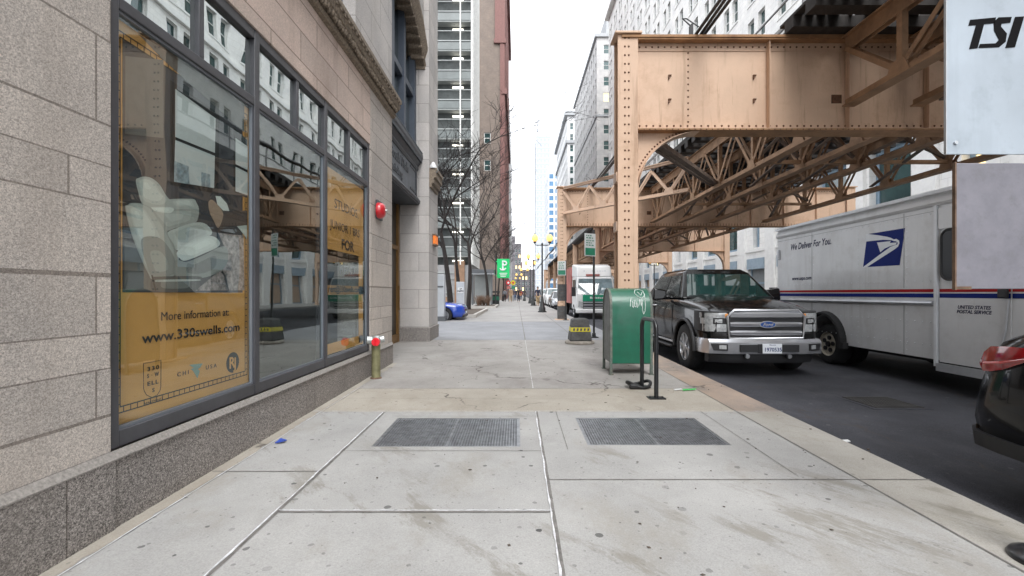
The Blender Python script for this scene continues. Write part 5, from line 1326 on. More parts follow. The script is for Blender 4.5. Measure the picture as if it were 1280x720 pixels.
for sg in (-1, 1):
    mr = MB(); mr.hexa([(sg * 1.0, 1.88, 1.26), (sg * 1.30, 1.86, 1.24), (sg * 1.30, 2.02, 1.24), (sg * 1.0, 2.0, 1.26)], [(sg * 1.02, 1.88, 1.45), (sg * 1.28, 1.87, 1.49), (sg * 1.28, 2.01, 1.49), (sg * 1.02, 2.0, 1.45)])
    mr.box(sg * .92, sg * 1.03, 1.92, 1.99, 1.27, 1.34); mo = mr.build('mirror', 'truck_paint', TR, bevel=.03, seg=3)
    hb_ = MB(); hb_.box(sg * .985, sg * 1.03, 2.62, 2.86, 1.11, 1.14); hb_.build('door_handle', 'chrome', TR, bevel=.01)
    hb_ = MB(); hb_.box(sg * .985, sg * 1.03, 3.42, 3.66, 1.11, 1.14); hb_.build('door_handle', 'chrome', TR, bevel=.01)
    bs = MB(); bs.box(sg * .86, sg * 1.06, 1.55, 4.0, .33, .38); bs.build('running_board', 'black_plastic', TR, bevel=.02)
    bs = MB(); bs.box(sg * .99, sg * 1.012, 1.55, 4.0, .435, .47); bs.build('chrome_strip', 'chrome', TR)
    sm_ = MB()
    for y in (1.62, 2.78, 3.79): sm_.box(sg * .99, sg * 1.0035, y, y + .008, .5, 1.2)
    sm_.build('door_seam', 'black_plastic', TR)
wp = MB(); wp.tube([(-.75, 1.38, 1.335), (-.2, 1.45, 1.365), (.02, 1.50, 1.395)], .008, 5); wp.tube([(-.05, 1.38, 1.335), (.5, 1.45, 1.365), (.72, 1.51, 1.39)], .008, 5); wp.box(-.80, .80, 1.33, 1.37, 1.30, 1.325)
wp.build('wiper', 'black_plastic', TR)

# ---- mail truck
MX = 6.0
MT = thing('mail_truck', 'grey postal delivery truck with a blue eagle emblem and red and blue stripes', 'mail truck', (MX, 10.5, gr(9)))
zr = gr(9)
def ub(u): return F * MX / (u - U0)
ye, yf = ub(972), 3.3
def zc(z): return z - zr
mb = MB(); mb.box(MX, MX + 2.35, yf + .9, ye, zr + .42, zr + 2.62)
cut = MB(); 
for sgx in (MX - .2, MX + 2.0): cut.tube([(sgx, 8.85, zr + .44), (sgx + .65, 8.85, zr + .44)], .50, 28)
mb.build('box_body', 'mail_grey', MT, True, cut=cut)
mb = MB(); mb.loft([[(MX + .05, yf, zr + .5), (MX + 2.3, yf, zr + .5), (MX + 2.3, yf, zr + 1.25), (MX + .05, yf, zr + 1.25)], [(MX, yf + .89, zr + .42), (MX + 2.35, yf + .89, zr + .42), (MX + 2.35, yf + .89, zr + 2.6), (MX, yf + .89, zr + 2.6)]]); mb.build('cab_front', 'mail_grey', MT, True, bevel=.03)
mb = MB(); mb.loft([[(MX + x, y, zr + z) for x, z in ((-.02, 2.62), (-.035, 2.66), (0.02, 2.80), (.2, 2.83), (2.15, 2.83), (2.33, 2.80), (2.385, 2.66), (2.37, 2.62))] for y in (yf + .95, ye + .015)]); mb.build('roof', 'mail_grey', MT, True, smooth=30)
mb = MB(); mb.beam((MX - .035, yf + .95, zr + 2.81), (MX - .035, ye, zr + 2.81), .05, .05); mb.build('roof_rail', 'mail_roof', MT, True)
mb = MB()
for (y0, y1) in ((yf + .9, ub(1266)), (ub(1266) + .02, ub(1174) - .01), (ub(1170) + .01, ye - .01)):
    mb.box(MX - .004, MX - .0005, y0, y1, zr + 1.385, zr + 1.43)
mb.build('red_stripe', 'postal_red', MT, True)
mb = MB()
for (y0, y1) in ((yf + .9, ub(1266)), (ub(1266) + .02, ub(1174) - .01), (ub(1170) + .01, ye - .01)): mb.box(MX - .004, MX - .0005, y0, y1, zr + 1.305, zr + 1.365)
mb.build('blue_stripe', 'postal_blue', MT, True)
mb = MB(); mb.loft([[(MX - x, y, zr + z) for x, z in ((.0, 1.19), (.03, 1.195), (.05, 1.225), (.03, 1.255), (0, 1.26))] for y in (ub(1168), ye - .02)]); mb.build('rub_rail', 'alu', MT, True, smooth=50)
mb = MB(); mb.box(MX - .035, MX, ub(1173.5), ub(1170), zr + .33, zr + 2.62); mb.build('corner_trim', 'mail_roof', MT, True)
mb = MB(); mb.box(MX - .02, MX, ub(1198), ub(1174), zr + 2.27, zr + 2.58); mb.build('header_panel', 'mail_grey', MT, True, bevel=.006)
# sliding door with a rounded window
yd0, yd1 = ub(1266), ub(1175)
mb = MB(); mb.box(MX - .012, MX - .0003, yd0 + .01, yd1 - .005, zr + .40, zr + 1.29); do = mb.build('door', 'mail_grey', MT, True)
def rrect(y0, y1, z0_, z1_, rad, X, n=6):
    out = []
    for cy_, cz_, a0 in ((y1 - rad, z1_ - rad, 0), (y0 + rad, z1_ - rad, 90), (y0 + rad, z0_ + rad, 180), (y1 - rad, z0_ + rad, 270)):
        for k in range(n + 1): a = R(a0 + 90 * k / n); out.append((X, cy_ + rad * math.cos(a), cz_ + rad * math.sin(a)))
    return out
MB().prism(rrect(5.45, ub(1178), zr + 1.56, zr + 2.25, .10, MX - .013), (-.005, 0, 0)).build('door_window', 'dark_pane', do, True)
mb = MB(); mb.tube(rrect(5.45, ub(1178), zr + 1.56, zr + 2.25, .10, MX - .014), .018, 6, closed=True); mb.build('gasket', 'black_plastic', do, True)
mb = MB(); mb.box(MX - .05, MX, yf + .9, ub(1174), zr + .27, zr + .38); mb.build('step', 'alu', MT, True)
mb = MB(); mb.tube([(MX - .02, ub(1262), zr + 1.3), (MX - .02, ub(1258), zr + .9), (MX - .02, ub(1247), zr + .5)], .018, 6); mb.build('hinge', 'alu', MT, True); MB().box(MX - .06, MX - .012, ub(1263), ub(1252), zr + 1.31, zr + 1.42).build('hinge_block', 'black_plastic', MT, True, bevel=.01)
# wheel arch, wheels
mb = MB()
ps = [(math.pi * (0.0 + k / 18)) for k in range(19)]
mb.loft([[(MX - .10, 8.85 + .50 * math.cos(a), zr + .46 + .50 * math.sin(a)), (MX - .10, 8.85 + .55 * math.cos(a), zr + .46 + .54 * math.sin(a)), (MX + .0, 8.85 + .575 * math.cos(a), zr + .46 + .565 * math.sin(a)), (MX + .0, 8.85 + .50 * math.cos(a), zr + .46 + .50 * math.sin(a))] for a in ps])
mb.box(MX - .10, MX + .0, 8.24, 8.35, zr + .36, zr + .47)
mb.build('arch_flare', 'rubber', MT, True)
for x in (MX + .16, MX + .46, MX + 2.19): 
    w_ = wheel(MT, x - MX, 8.85 - 10.5, .385, .25, -1 if x < 7 else 1, 'wheel_cream', 0, .60)
    if x < MX + .3:
        for k in range(5): a = 2 * math.pi * k / 5 + .5; MB().cyl((x - MX - .115, -1.65 + .125 * math.cos(a), .385 + .125 * math.sin(a)), (x - MX - .05, -1.65 + .125 * math.cos(a), .385 + .125 * math.sin(a)), .042, n=10).build('vent_hole', 'black_plastic', w_)
        hl = MB(); hl.lathe((x - MX - .08, -1.65, .385), [(.001, -.05), (.05, -.05), (.065, .03), (.001, .03)], 14, 'x'); hl.build('hub', 'black_plastic', w_)
for x in (.16, 2.19): wheel(MT, x, 4.6 - 10.5, .385, .25, -1 if x < 1 else 1, 'wheel_cream', 0, .60)
mb = MB(); mb.box(MX + .5, MX + 1.9, yf + .5, ye, zr + .3, zr + .5); mb.box(MX + .0, MX + 2.35, ye, ye + .12, zr + .42, zr + .55); mb.build('chassis', 'black_plastic', MT, True)
mb = MB(); mb.box(MX - .04, MX, ye - .10, ye - .04, zr + 2.13, zr + 2.36); mb.build('marker_lamp', 'plate_white', MT, True, bevel=.01)
mb = MB(); mb.box(MX + .02, MX + .1, ye, ye + .1, zr + 1.0, zr + 1.5); mb.box(MX - .12, MX + .05, ye + .03, ye + .09, zr + 1.46, zr + 1.50); mb.box(MX - .14, MX - .08, ye + .02, ye + .1, zr + 1.25, zr + 1.5); mb.build('rear_bracket', 'black_plastic', MT, True)
rv = MB(); r_ = random.Random(5)
for z in (.62, .95, 1.55, 2.52):
    rv.rivets((MX, yf + 3.3, zr + z), (MX, ye - .1, zr + z), .13, (-1, 0, 0), .009)
for y in (7.0, 8.0, 9.2): rv.rivets((MX, y, zr + .5), (MX, y, zr + 1.15), .09, (-1, 0, 0), .008)
for y in (7.0, 8.0, 9.2): rv.rivets((MX, y, zr + 1.48), (MX, y, zr + 2.5), .09, (-1, 0, 0), .008)
tag(rv.build('rivets', 'mail_roof', MT, True, fix=False), kind='stuff')
sm = MB()
for y in (7.05, 9.25): sm.box(MX - .003, MX - .0002, y, y + .006, zr + .43, zr + 1.18); sm.box(MX - .003, MX - .0002, y, y + .006, zr + 1.45, zr + 2.6)
sm.box(MX - .003, MX - .0002, yf + 3.25, ye, zr + 2.545, zr + 2.55)
tag(sm.build('panel_seams', 'louvre_grey', MT, True), kind='stuff')
# emblem and lettering
def em(px): 
    out = []
    for x, y in px:
        u, v = 1060 + x * .125, 260 + y * .125; Y, z = on_x(u, v, MX); out.append((MX, Y, z))
    return out
def lay(px, m, k, name): 
    return MB().prism([(MX - .0012 * k - .0004, y, z) for _, y, z in em(px)], (-.001, 0, 0)).build(name, m, MT, True)
lay([(152, 592), (193, 262), (572, 200), (518, 572)], 'postal_blue', 1, 'emblem')
lay([(184, 258), (300, 272), (390, 287), (430, 298), (460, 314), (485, 308), (512, 325), (517, 350), (503, 385), (470, 412), (190, 592), (146, 596), (345, 447), (430, 387), (497, 363), (499, 345), (482, 333), (455, 330), (440, 322), (350, 318), (176, 336)], 'mail_roof', 2.1, 'emblem_eagle')
lay([(292, 345), (430, 331), (420, 350), (492, 344), (478, 368), (420, 382), (370, 405), (325, 442)], 'mail_roof', 2.1, 'emblem_eagle')
def mtext(s, u0, v0, u1, v1, hpx, m='postal_text', lift=.0015, **k):
    y0, za = on_x(u0, v0, MX); y1, zb_ = on_x(u1, v1, MX)
    sl = (zb_ - za) / (y0 - y1); zm = za
    return text(s, hpx * y0 / F / .70, m, (MX - lift, y0, (za + zb_) / 2), (0, -1, 0), (0, 0, 1), MT, width=y0 - y1, depth=.0006, **k)
mtext('We Deliver For You.', 988, 311.8, 1038, 306.5, 7.6, shear=.25, bold=.003)
mtext('www.usps.com', 990, 350, 1014, 349.5, 4.2, shear=.2, bold=.0025)
mtext('UNITED STATES', 1198, 385.7, 1239.5, 387, 4.1, shear=.2, bold=.0015, lift=.0135)
mtext('POSTAL SERVICE', 1197, 391.5, 1241, 393, 4.1, shear=.2, bold=.0015, lift=.0135)

# ---- black car, near right: its rear corner shows
KX = 4.08
ky = 3.35       # y of its rear bumper
BC = thing('parked_car', 'glossy black car at the right edge showing its red tail light', 'car', (KX, ky, gr(2)), rz=math.pi)
# local: y = 0 at the rear bumper, the car extends to +y (towards -Y in the world)
S = [(.0, .62, .46, .60, .62), (.03, .72, .42, .69, .71), (.10, .81, .40, .76, .80), (.17, .85, .39, .90, .96), (.24, .872, .385, 1.04, 1.09), (.32, .893, .38, 1.12, 1.17), (.5, .918, .36, 1.185, 1.24), (.9, .925, .30, 1.17, 1.23), (1.6, .93, .27, 1.10, 1.12), (2.8, .93, .25, .99, 1.0), (3.4, .925, .25, .97, 1.0), (4.0, .90, .26, .86, .94), (4.45, .82, .28, .74, .80), (4.66, .62, .34, .62, .68)]
body(BC, S, [(1.02, .34), (3.72, .34)], 'black_paint', .40, .30, .93, smooth=60)
cabin(BC, .42, 3.45, 1.14, .82, 1.25, 2.55, 1.56, .60, 'black_paint', 'car_glass_dark', (.30, .62), bow=.05)
for x, y, sg in ((-.80, 1.02, -1), (.80, 1.02, 1), (-.80, 3.72, -1), (.80, 3.72, 1)): wheel(BC, x, y, .34, .23, sg, 'chrome_dull', 7, .66)
for sg in (-1, 1):
    tl = MB()
    tl.loft([[(sg * (hw + .010), y, z0_), (sg * (hw + .016), y, (z0_ + z1_) / 2), (sg * (hw + .004), y, z1_), (sg * (hw - .06), y, z1_), (sg * (hw - .06), y, z0_)] for y, hw, z0_, z1_ in ((.19, .853, .93, .97), (.22, .864, .90, 1.03), (.28, .880, .905, 1.075), (.38, .899, .935, 1.085), (.52, .916, 1.0, 1.09), (.74, .921, 1.035, 1.085))])
    to = tl.build('tail_light', 'lamp_red', BC, smooth=40)
    MB().loft([[(sg * (hw + .018), y, z0_), (sg * (hw + .022), y, (z0_ + z1_) / 2), (sg * (hw + .016), y, z1_), (sg * (hw - .02), y, z1_), (sg * (hw - .02), y, z0_)] for y, hw, z0_, z1_ in ((.23, .866, .945, .965), (.36, .896, .965, .985), (.58, .916, 1.03, 1.045))]).build('light_guide', 'lamp_red_bright', to)
    b_ = MB(); b_.loft([[(sg * (hw + .004), y, z0_), (sg * (hw + .006), y, z1_), (sg * (hw - .04), y, z1_), (sg * (hw - .04), y, z0_)] for y, hw, z0_, z1_ in ((.035, .70, .44, .53), (.09, .785, .41, .50), (.12, .815, .39, .42))]); b_.build('reflector', 'rust_edge', BC)
    b_ = MB(); b_.box(sg * .93, sg * .915, 1.6, 3.3, .28, .33); b_.build('sill', 'black_plastic', BC)
    b_ = MB(); 
    for y in (1.42, 2.35, 3.25): b_.box(sg * .90, sg * .9305, y, y + .006, .35, .98)
    b_.build('door_seam', 'black_plastic', BC)
    b_ = MB(); b_.box(sg * .90, sg * 1.05, 3.1, 3.22, .98, 1.10); b_.build('mirror', 'black_paint', BC, bevel=.03)
    b_ = MB()
    for y in (1.75, 2.7): b_.box(sg * .915, sg * .95, y, y + .2, .86, .89)
    b_.build('door_handle', 'black_paint', BC, bevel=.01)
b_ = MB(); b_.loft([[(x, y, .375), (x, y - .01, .47), (x * .97, y + .1, .47), (x * .97, y + .1, .375)] for x, y in ((-.935, .72), (-.905, .34), (-.86, .15), (-.74, .02), (-.5, -.03), (0, -.04), (.5, -.03), (.74, .02), (.86, .15), (.905, .34), (.935, .72))]); b_.build('lower_bumper', 'black_plastic', BC, smooth=50)

# ---- generic cars in the distance
def car(label, x, y, rz, paint, glass='car_glass_dark', suv=False, group='cars parked up the street'):
    t = thing('parked_car' if suv is not None else 'car', label, 'car', (x, y, gr(y)), rz=rz, group=group)
    h = .22 if suv else 0.0
    S = [(.0, .62, .32, .66 + h * .6, .70 + h * .6), (.10, .78, .26, .74 + h * .7, .80 + h * .7), (.4, .87, .25, .80 + h, .86 + h), (1.2, .90, .25, .88 + h, .94 + h), (2.6, .91, .26, .92 + h, .95 + h), (3.8, .90, .28, .95 + h, 1.0 + h), (4.35, .85, .32, .92 + h, .98 + h), (4.5, .72, .38, .80 + h, .86 + h)]
    body(t, S, [(.85, .33), (3.6, .33)], paint, .39, .30, .91, smooth=45)
    cabin(t, 1.05, 4.15 if suv else 3.75, .90 + h, .80, 1.75, 3.9 if suv else 3.0, 1.42 + h * 1.3, .60, paint, glass, (.32, .66))
    for xx, yy, sg in ((-.79, .85, -1), (.79, .85, 1), (-.79, 3.6, -1), (.79, 3.6, 1)): wheel(t, xx, yy, .335, .22, sg, 'chrome_dull', 5, .64)
    for sg in (-1, 1):
        MB().prism([(sg * .48, .06, .58 + h * .8), (sg * .48, .08, .70 + h * .8), (sg * .80, .26, .74 + h * .8), (sg * .80, .24, .62 + h * .8)], (0, .12, 0)).build('headlight', 'lamp_clear', t)
        MB().box(sg * .86, sg * 1.02, 1.5, 1.6, .92 + h, 1.05 + h).build('mirror', paint, t, bevel=.02)
    MB().box(-.42, .42, -.012, .1, .50 + h * .5, .62 + h * .6).build('grille', 'black_plastic', t, bevel=.02)
    MB().box(-.70, .70, -.02, .15, .26, .38).build('bumper', 'black_plastic', t, bevel=.03)
    MB().box(-.15, .15, -.03, -.02, .42, .50).build('number_plate', 'plate_white', t)
    return t
car('silver car parked behind the base of the nearest street lamp', 3.6, 35.5, 0, 'silver_paint')
car('white van with a pale windscreen parked behind the silver car', 3.55, 41.5, 0, 'white_paint', 'car_glass', True)
car('white car farther up, behind the white van', 3.5, 48.5, 0, 'white_paint', 'car_glass', True)
car('dark car farther up the row of parked cars', 3.5, 55, 0, 'dark_paint', 'car_glass', True)
car('silver car last in the row of parked cars', 3.5, 62, 0, 'silver_paint')
car('blue car nosing out of the driveway behind the stone building', -2.30, 20.6, math.pi / 2, 'blue_paint', 'car_glass_dark', False, group='cars at the driveway')

# ---- white and red box truck
VX, VY = 3.98, 22.9
VT = thing('delivery_truck', 'white delivery truck with a red cargo box and a green band, behind the second column', 'truck', (VX, VY, gr(VY)))
mb = MB(); mb.loft([[(-w_, y, z) for w_, y, z in ()] or [(-.98, .10, .45), (.98, .10, .45), (1.0, 1.75, .45), (-1.0, 1.75, .45)], [(-.99, .0, 1.2), (.99, .0, 1.2), (1.0, 1.75, 1.2), (-1.0, 1.75, 1.2)], [(-.90, .32, 2.12), (.90, .32, 2.12), (.98, 1.75, 2.2), (-.98, 1.75, 2.2)]]); mb.build('cab', 'white_paint', VT, bevel=.06, seg=3)
mb = MB(); mb.loft([[(-.90, .38, 2.12), (.90, .38, 2.12), (1.0, 1.8, 2.15), (-1.0, 1.8, 2.15)], [(-.86, .60, 2.70), (.86, .60, 2.70), (1.0, 1.8, 2.86), (-1.0, 1.8, 2.86)]]); mb.build('wind_deflector', 'white_paint', VT, bevel=.08, seg=3)
mb = MB(); mb.box(-1.04, 1.04, 1.85, 7.2, .75, 2.72); mb.build('cargo_box', 'red_side', VT, bevel=.02)
fq = [(-.99, .0, 1.2), (.99, .0, 1.2), (.90, .32, 2.12), (-.90, .32, 2.12)]
p, v = panel(fq, .04, .96, .05, .92, off=.012, ctr=Vector((0, 3, 1))); MB().prism(p, v).build('windscreen', 'van_sky_glass', VT)
mb = MB(); mb.hexa([(-.66, -.005, .90), (.99, -.005, .90), (.99, .06, .90), (-.66, .06, .90)], [(-.66, -.025, 1.22), (.99, -.025, 1.22), (.99, .04, 1.22), (-.66, .04, 1.22)]); mb.build('green_band', 'van_green', VT)
mb = MB(); r_ = random.Random(2)
x = -.30
while x < .8: 
    wdt = r_.uniform(.04, .09); mb.box(x, x + wdt, -.032, -.01, 1.03, 1.03 + r_.uniform(.06, .1)); x += wdt + .03
mb.build('band_marks', 'white_paint', VT)
mb = MB(); x = -.55
while x < .6:
    wdt = r_.uniform(.05, .11); mb.box(x, x + wdt, .50, .53, 2.36, 2.36 + r_.uniform(.05, .1)); x += wdt + .035
mb.build('deflector_marks', 'blue_panel', VT)
mb = MB(); mb.box(-.45, .25, .34, .37, 2.18, 2.28); mb.build('roof_marks', 'red_side', VT)
mb = MB(); 
for z in (.55, .68, .81): mb.box(-.62, .62, -.01, .1, z, z + .07)
mb.build('grille', 'chrome_dull', VT); 
mb = MB(); mb.box(-.64, .64, .03, .1, .5, .92); mb.build('grille_back', 'black_plastic', VT)
mb = MB(); mb.box(-1.0, 1.0, -.08, .2, .30, .52); mb.build('bumper', 'white_paint', VT, bevel=.04)
for sg in (-1, 1):
    MB().prism([(sg * .66, .0, .58), (sg * .64, -.01, .84), (sg * .97, .06, .95), (sg * .97, .1, .62)], (0, .06, 0)).build('headlight', 'lamp_clear', VT)
    MB().box(sg * 1.0, sg * 1.20, .18, .30, 1.15, 1.62).box(sg * .95, sg * 1.1, .2, .24, 1.6, 1.64).build('mirror', 'black_plastic', VT, bevel=.02)
    MB().prism([(sg * 1.0, .45, 1.25), (sg * .965, .62, 2.0), (sg * .985, 1.4, 2.0), (sg * 1.005, 1.4, 1.2)], (sg * .012, 0, 0)).build('side_window', 'car_glass_dark', VT)
for x, y, sg in ((-.88, 1.0, -1), (.88, 1.0, 1), (-.88, 5.5, -1), (.88, 5.5, 1)): wheel(VT, x, y, .38, .24, sg, 'chrome_dull', 0, .6)
MB().tube([(-.6, .0, 1.24), (-.05, .12, 1.42)], .012, 5).tube([(.1, .0, 1.24), (.75, .12, 1.42)], .012, 5).build('wiper', 'black_plastic', VT)
MB().box(-.7, .7, .4, 7.1, .4, .76).build('chassis', 'black_plastic', VT)
# ------------------------------------------------------------------ street furniture
# green relay mailbox
mx0, mx1, my = 1.44, 2.085, 7.0
zb = gz(my); ML = thing('mailbox', 'green rounded-top storage mailbox on short legs with white graffiti', 'mailbox', ((mx0 + mx1) / 2, my, zb))
dep = .60; ra = dep / 2; zt = zb + 1.335
def arch(x, n=14, ins=0.0, z0_=.18):
    cyy, czz = my + ra, zt - ra
    return [(x, my + ins, zb + z0_)] + [(x, cyy - (ra - ins) * math.cos(math.pi * k / n), czz + (ra - ins) * math.sin(math.pi * k / n)) for k in range(n + 1)] + [(x, my + dep - ins, zb + z0_)]
MB().loft([arch(mx0 + .03), arch(mx1 - .03)]).build('body', 'box_green', ML, True, smooth=35)
for xa, xb, m_ in ((mx0, mx0 + .03, 'box_side'), (mx1 - .03, mx1, 'box_green')):
    so_ = MB().loft([arch(xa + .008, ins=.022), arch(xb - .001, ins=.022)]).build('side_panel', m_, ML, True, smooth=35)
for x in (mx0 + .012, mx1 - .012):
    a = arch(x, 18, -.004); mb = MB()
    mb.loft([[(x - .018, p[1], p[2]), (x + .018, p[1], p[2]), (x + .018, q_[1], q_[2]), (x - .018, q_[1], q_[2])] for p, q_ in zip(a, arch(x, 18, .024))])
    mb.build('edge_band', 'box_trim', ML, True, smooth=30)
for x in (mx0 + .012, mx1 - .012):
    for y in (my + .0, my + dep - .035):
        mb = MB(); mb.box(x - .02, x + .02, y, y + .035, zb + .0, zb + .20); mb.box(x - .035, x + .035, y - .02, y + .055, zb, zb + .012); mb.build('leg', 'box_trim', ML, True)
mb = MB(); mb.box(mx0 + .03, mx1 - .03, my + .01, my + dep - .01, zb + .165, zb + .18); mb.build('floor_plate', 'box_trim', ML, True)
# white marker scrawl over the rounded top, following its surface
def surf(a, s): 
    "a: across 0..1, s: arc length up from the spring line (m)"
    x = mx0 + .03 + a * (mx1 - mx0 - .06); cyy, czz = my + ra, zt - ra
    if s < 0: return Vector((x, my - .003, czz + s))
    t = s / ra; return Vector((x, cyy - (ra + .003) * math.cos(t), czz + (ra + .003) * math.sin(t)))
mb = MB()
strokes = [[(.47, .02), (.48, .09), (.50, .15)], [(.53, .10), (.52, .03), (.55, .00), (.57, .09)], [(.60, .12), (.58, .02), (.62, .01), (.65, .10), (.66, .0)], [(.69, .02), (.73, .14), (.76, .02), (.79, .15), (.79, -.04), (.82, -.10), (.86, -.05), (.87, .12), (.87, .30)],
           [(.62, .25), (.66, .33), (.76, .36), (.86, .31), (.88, .21), (.80, .15), (.70, .17), (.62, .25)], [(.70, .28), (.78, .20), (.84, .28)]]
for st in strokes:
    pts = []
    for (a0, s0), (a1, s1) in zip(st, st[1:]):
        for k in range(6): pts.append(surf(a0 + (a1 - a0) * k / 6, s0 + (s1 - s0) * k / 6))
    pts.append(surf(*st[-1])); mb.tube(pts, .0045, 4)
mb.build('graffiti', 'graffiti', ML, True)
# bike rack
rx, ry0, ry1 = 1.685, 5.50, 6.13
RK = thing('bike_rack', 'black inverted-U bike rack bolted down in front of the green mailbox', 'bike rack', (rx, ry0, gz(ry0)))
pts = [(rx, ry0, gz(ry0) - .01)]
zt_ = gz(5.8) + .935; rr = .13
for k in range(9): a = math.pi / 2 * k / 8; pts.append((rx, ry0 + rr - rr * math.cos(a), zt_ - rr + rr * math.sin(a)))
for k in range(9): a = math.pi / 2 * k / 8; pts.append((rx, ry1 - rr + rr * math.sin(a), zt_ - rr + rr * math.cos(a)))
pts.append((rx, ry1, gz(ry1) - .01))
MB().tube(pts, .027, 14).build('hoop', 'rack_black', RK, True, smooth=60)
for y in (ry0, ry1):
    z = gz(y); b_ = MB(); b_.box(rx - .10, rx + .10, y - .065, y + .065, z, z + .012)
    for sx_ in (-1, 1): b_.lathe((rx + sx_ * .075, y, z + .012), [(.012, 0), (.012, .01), (.001, .014)], 6)
    b_.build('foot_plate', 'rack_black', RK, True)
lk = thing('bike_lock', 'black bicycle lock loop left around the far foot of the bike rack', 'lock', (rx - .06, ry1, gz(ry1)))
z = gz(ry1) + .04
pts = [(rx - .05 + .155 * math.cos(t), ry1 - .02 + .13 * math.sin(t), z + .03 * math.sin(t * 2 + 1) + .01) for t in [2 * math.pi * k / 28 for k in range(28)]]
MB().tube(pts, .021, 8, closed=True).build('shackle', 'lock_black', lk, True, smooth=60)
MB().box(rx - .20, rx - .06, ry1 - .16, ry1 - .10, z - .035, z + .025).build('lock_body', 'lock_black', lk, True, bevel=.015)
# concrete marker with tape
bx_, by_ = 1.53, 11.1; z = gz(by_)
CN = thing('barrier_block', 'dark tapered concrete block wrapped in yellow tape on a low slab', 'barrier', (bx_, by_, z))
MB().lathe((bx_, by_, z), [(.36, 0), (.36, .05), (.33, .075), (.001, .08)], 20).build('slab', 'slab', CN, True, bevel=.01)
def sq(h, hz): return [(bx_ - h, by_ - h, hz), (bx_ + h, by_ - h, hz), (bx_ + h, by_ + h, hz), (bx_ - h, by_ + h, hz)]
MB().loft([sq(.265, z + .08), sq(.195, z + .58), sq(.15, z + .61)]).build('block', 'cone_grey', CN, True, bevel=.02)
tp = MB()
def tr_(h): return .265 - .07 * (h - .08) / .5 + .003
tp.loft([sq(tr_(.30), z + .30), sq(tr_(.40), z + .40)], cap=False); to = tp.build('tape', 'tape_yellow', CN, True)
b_ = MB(); 
for k in range(5): x = bx_ - .19 + k * .085; b_.hexa([(x, by_ - tr_(.32) - .004, z + .32), (x + .045, by_ - tr_(.32) - .004, z + .32), (x + .045, by_ - .1, z + .32), (x, by_ - .1, z + .32)], [(x + .01, by_ - tr_(.38) - .004, z + .38), (x + .055, by_ - tr_(.38) - .004, z + .38), (x + .055, by_ - .1, z + .38), (x + .01, by_ - .1, z + .38)])
b_.build('tape_marks', 'cone_grey', to, True)
# signposts
def signpost(x, y, top, label, sx0, sx1, sz0, sz1, rz=0.0):
    z = gz(y); t = thing('signpost', label, 'sign', (x, y, z))
    MB().cyl((x, y, z), (x, y, top), .03, n=10).build('post', 'pole_black', t, True, smooth=50)
    MB().lathe((x, y, z), [(.13, 0), (.13, .02), (.06, .03), (.05, .12), (.035, .13)], 14).build('base', 'pole_black', t, True)
    c, s = math.cos(rz), math.sin(rz)
    def pl(a0, a1, z0_, z1_, m, nm, d0, d1, par=t): 
        q = [(x + a * c - d * s, y + a * s + d * c) for a, d in ((a0, d0), (a1, d0), (a1, d1), (a0, d1))]
        return MB().hexa([(px, py, z0_) for px, py in q], [(px, py, z1_) for px, py in q]).build(nm, m, par, True)
    sp_ = pl(sx0, sx1, sz0, sz1, 'sign_white', 'sign_panel', -.045, -.035)
    h = sz1 - sz0
    pl(sx0 + .02, sx1 - .02, sz0 + h * .04, sz0 + h * .36, 'sign_green', 'sign_field', -.048, -.0455, sp_)
    r_ = random.Random(int(x * 100)); mk = MB()
    for k, zz in enumerate((.46, .56, .66, .78, .88)):
        a = sx0 + .05
        while a < sx1 - .12:
            wd_ = r_.uniform(.03, .09); q = [(x + b * c + .048 * s, y + b * s - .048 * c) for b in (a, a + wd_)]
            mk.prism([(q[0][0], q[0][1], sz0 + h * zz), (q[1][0], q[1][1], sz0 + h * zz), (q[1][0], q[1][1], sz0 + h * (zz + .045)), (q[0][0], q[0][1], sz0 + h * (zz + .045))], (s * .002, -c * .002, 0)); a += wd_ + .03
    mk.build('sign_marks', 'sign_green', sp_, True)
    return t
signpost(2.10, 12.4, 3.05, 'black pole with a tilted white and green sign by the taped concrete block', -.36, .02, 2.32, 2.93, .55)
signpost(2.14, 19.9, 2.75, 'black pole with a small green and white sign beside the second steel column', -.36, .0, 2.10, 2.72, 0)
# two big sheet-metal signs seen from behind, on a post just out of frame
SY = 2.15
SG = thing('street_sign', 'pale blue metal sign back with black TSI lettering, upper one at the right edge', 'sign', (2.03, SY, 1.97))
MB().box(2.03, 2.66, SY, SY + .006, 1.975, 3.45).build('panel', 'sign_back', SG, True, bevel=.004)
MB().box(2.025, 2.0295, SY - .003, SY + .009, 1.975, 3.45).build('edge', 'alu', SG, True)
def st(pts): 
    out = []
    for x, y in pts:
        X, Z = on_y(900 + x * .3055, y * .3055, SY); out.append((X, SY - .001, Z))
    return MB().prism(out, (0, -.0015, 0))
for bx2, bz2 in ((2.07, 2.03), (2.07, 3.2)): MB().cyl((bx2, SY, bz2), (bx2, SY - .008, bz2), .009, n=6).build('bolt', 'alu', SG, True)
for bz2 in (2.8, 3.3): MB().box(2.52, 2.63, SY + .007, SY + .012, bz2, bz2 + .05).build('bracket', 'alu', SG, True)
lt = [[(1022, 82), (1128, 72), (1122, 96), (1079, 100), (1052, 198), (1018, 202), (1046, 104), (1015, 106)], [(1138, 72), (1192, 70), (1186, 94), (1150, 98), (1148, 110), (1172, 138), (1167, 172), (1140, 194), (1056, 197), (1062, 181), (1126, 178), (1140, 164), (1120, 126), (1119, 90)], [(1206, 70), (1243, 68), (1205, 194), (1166, 197)]]
for q in lt: st(q).build('lettering', 'stencil', SG, True)
SL = thing('street_sign', 'scuffed grey metal sign back hanging below the TSI sign', 'sign', (2.08, SY, 1.34))
X0, X1 = 2.075, 2.66
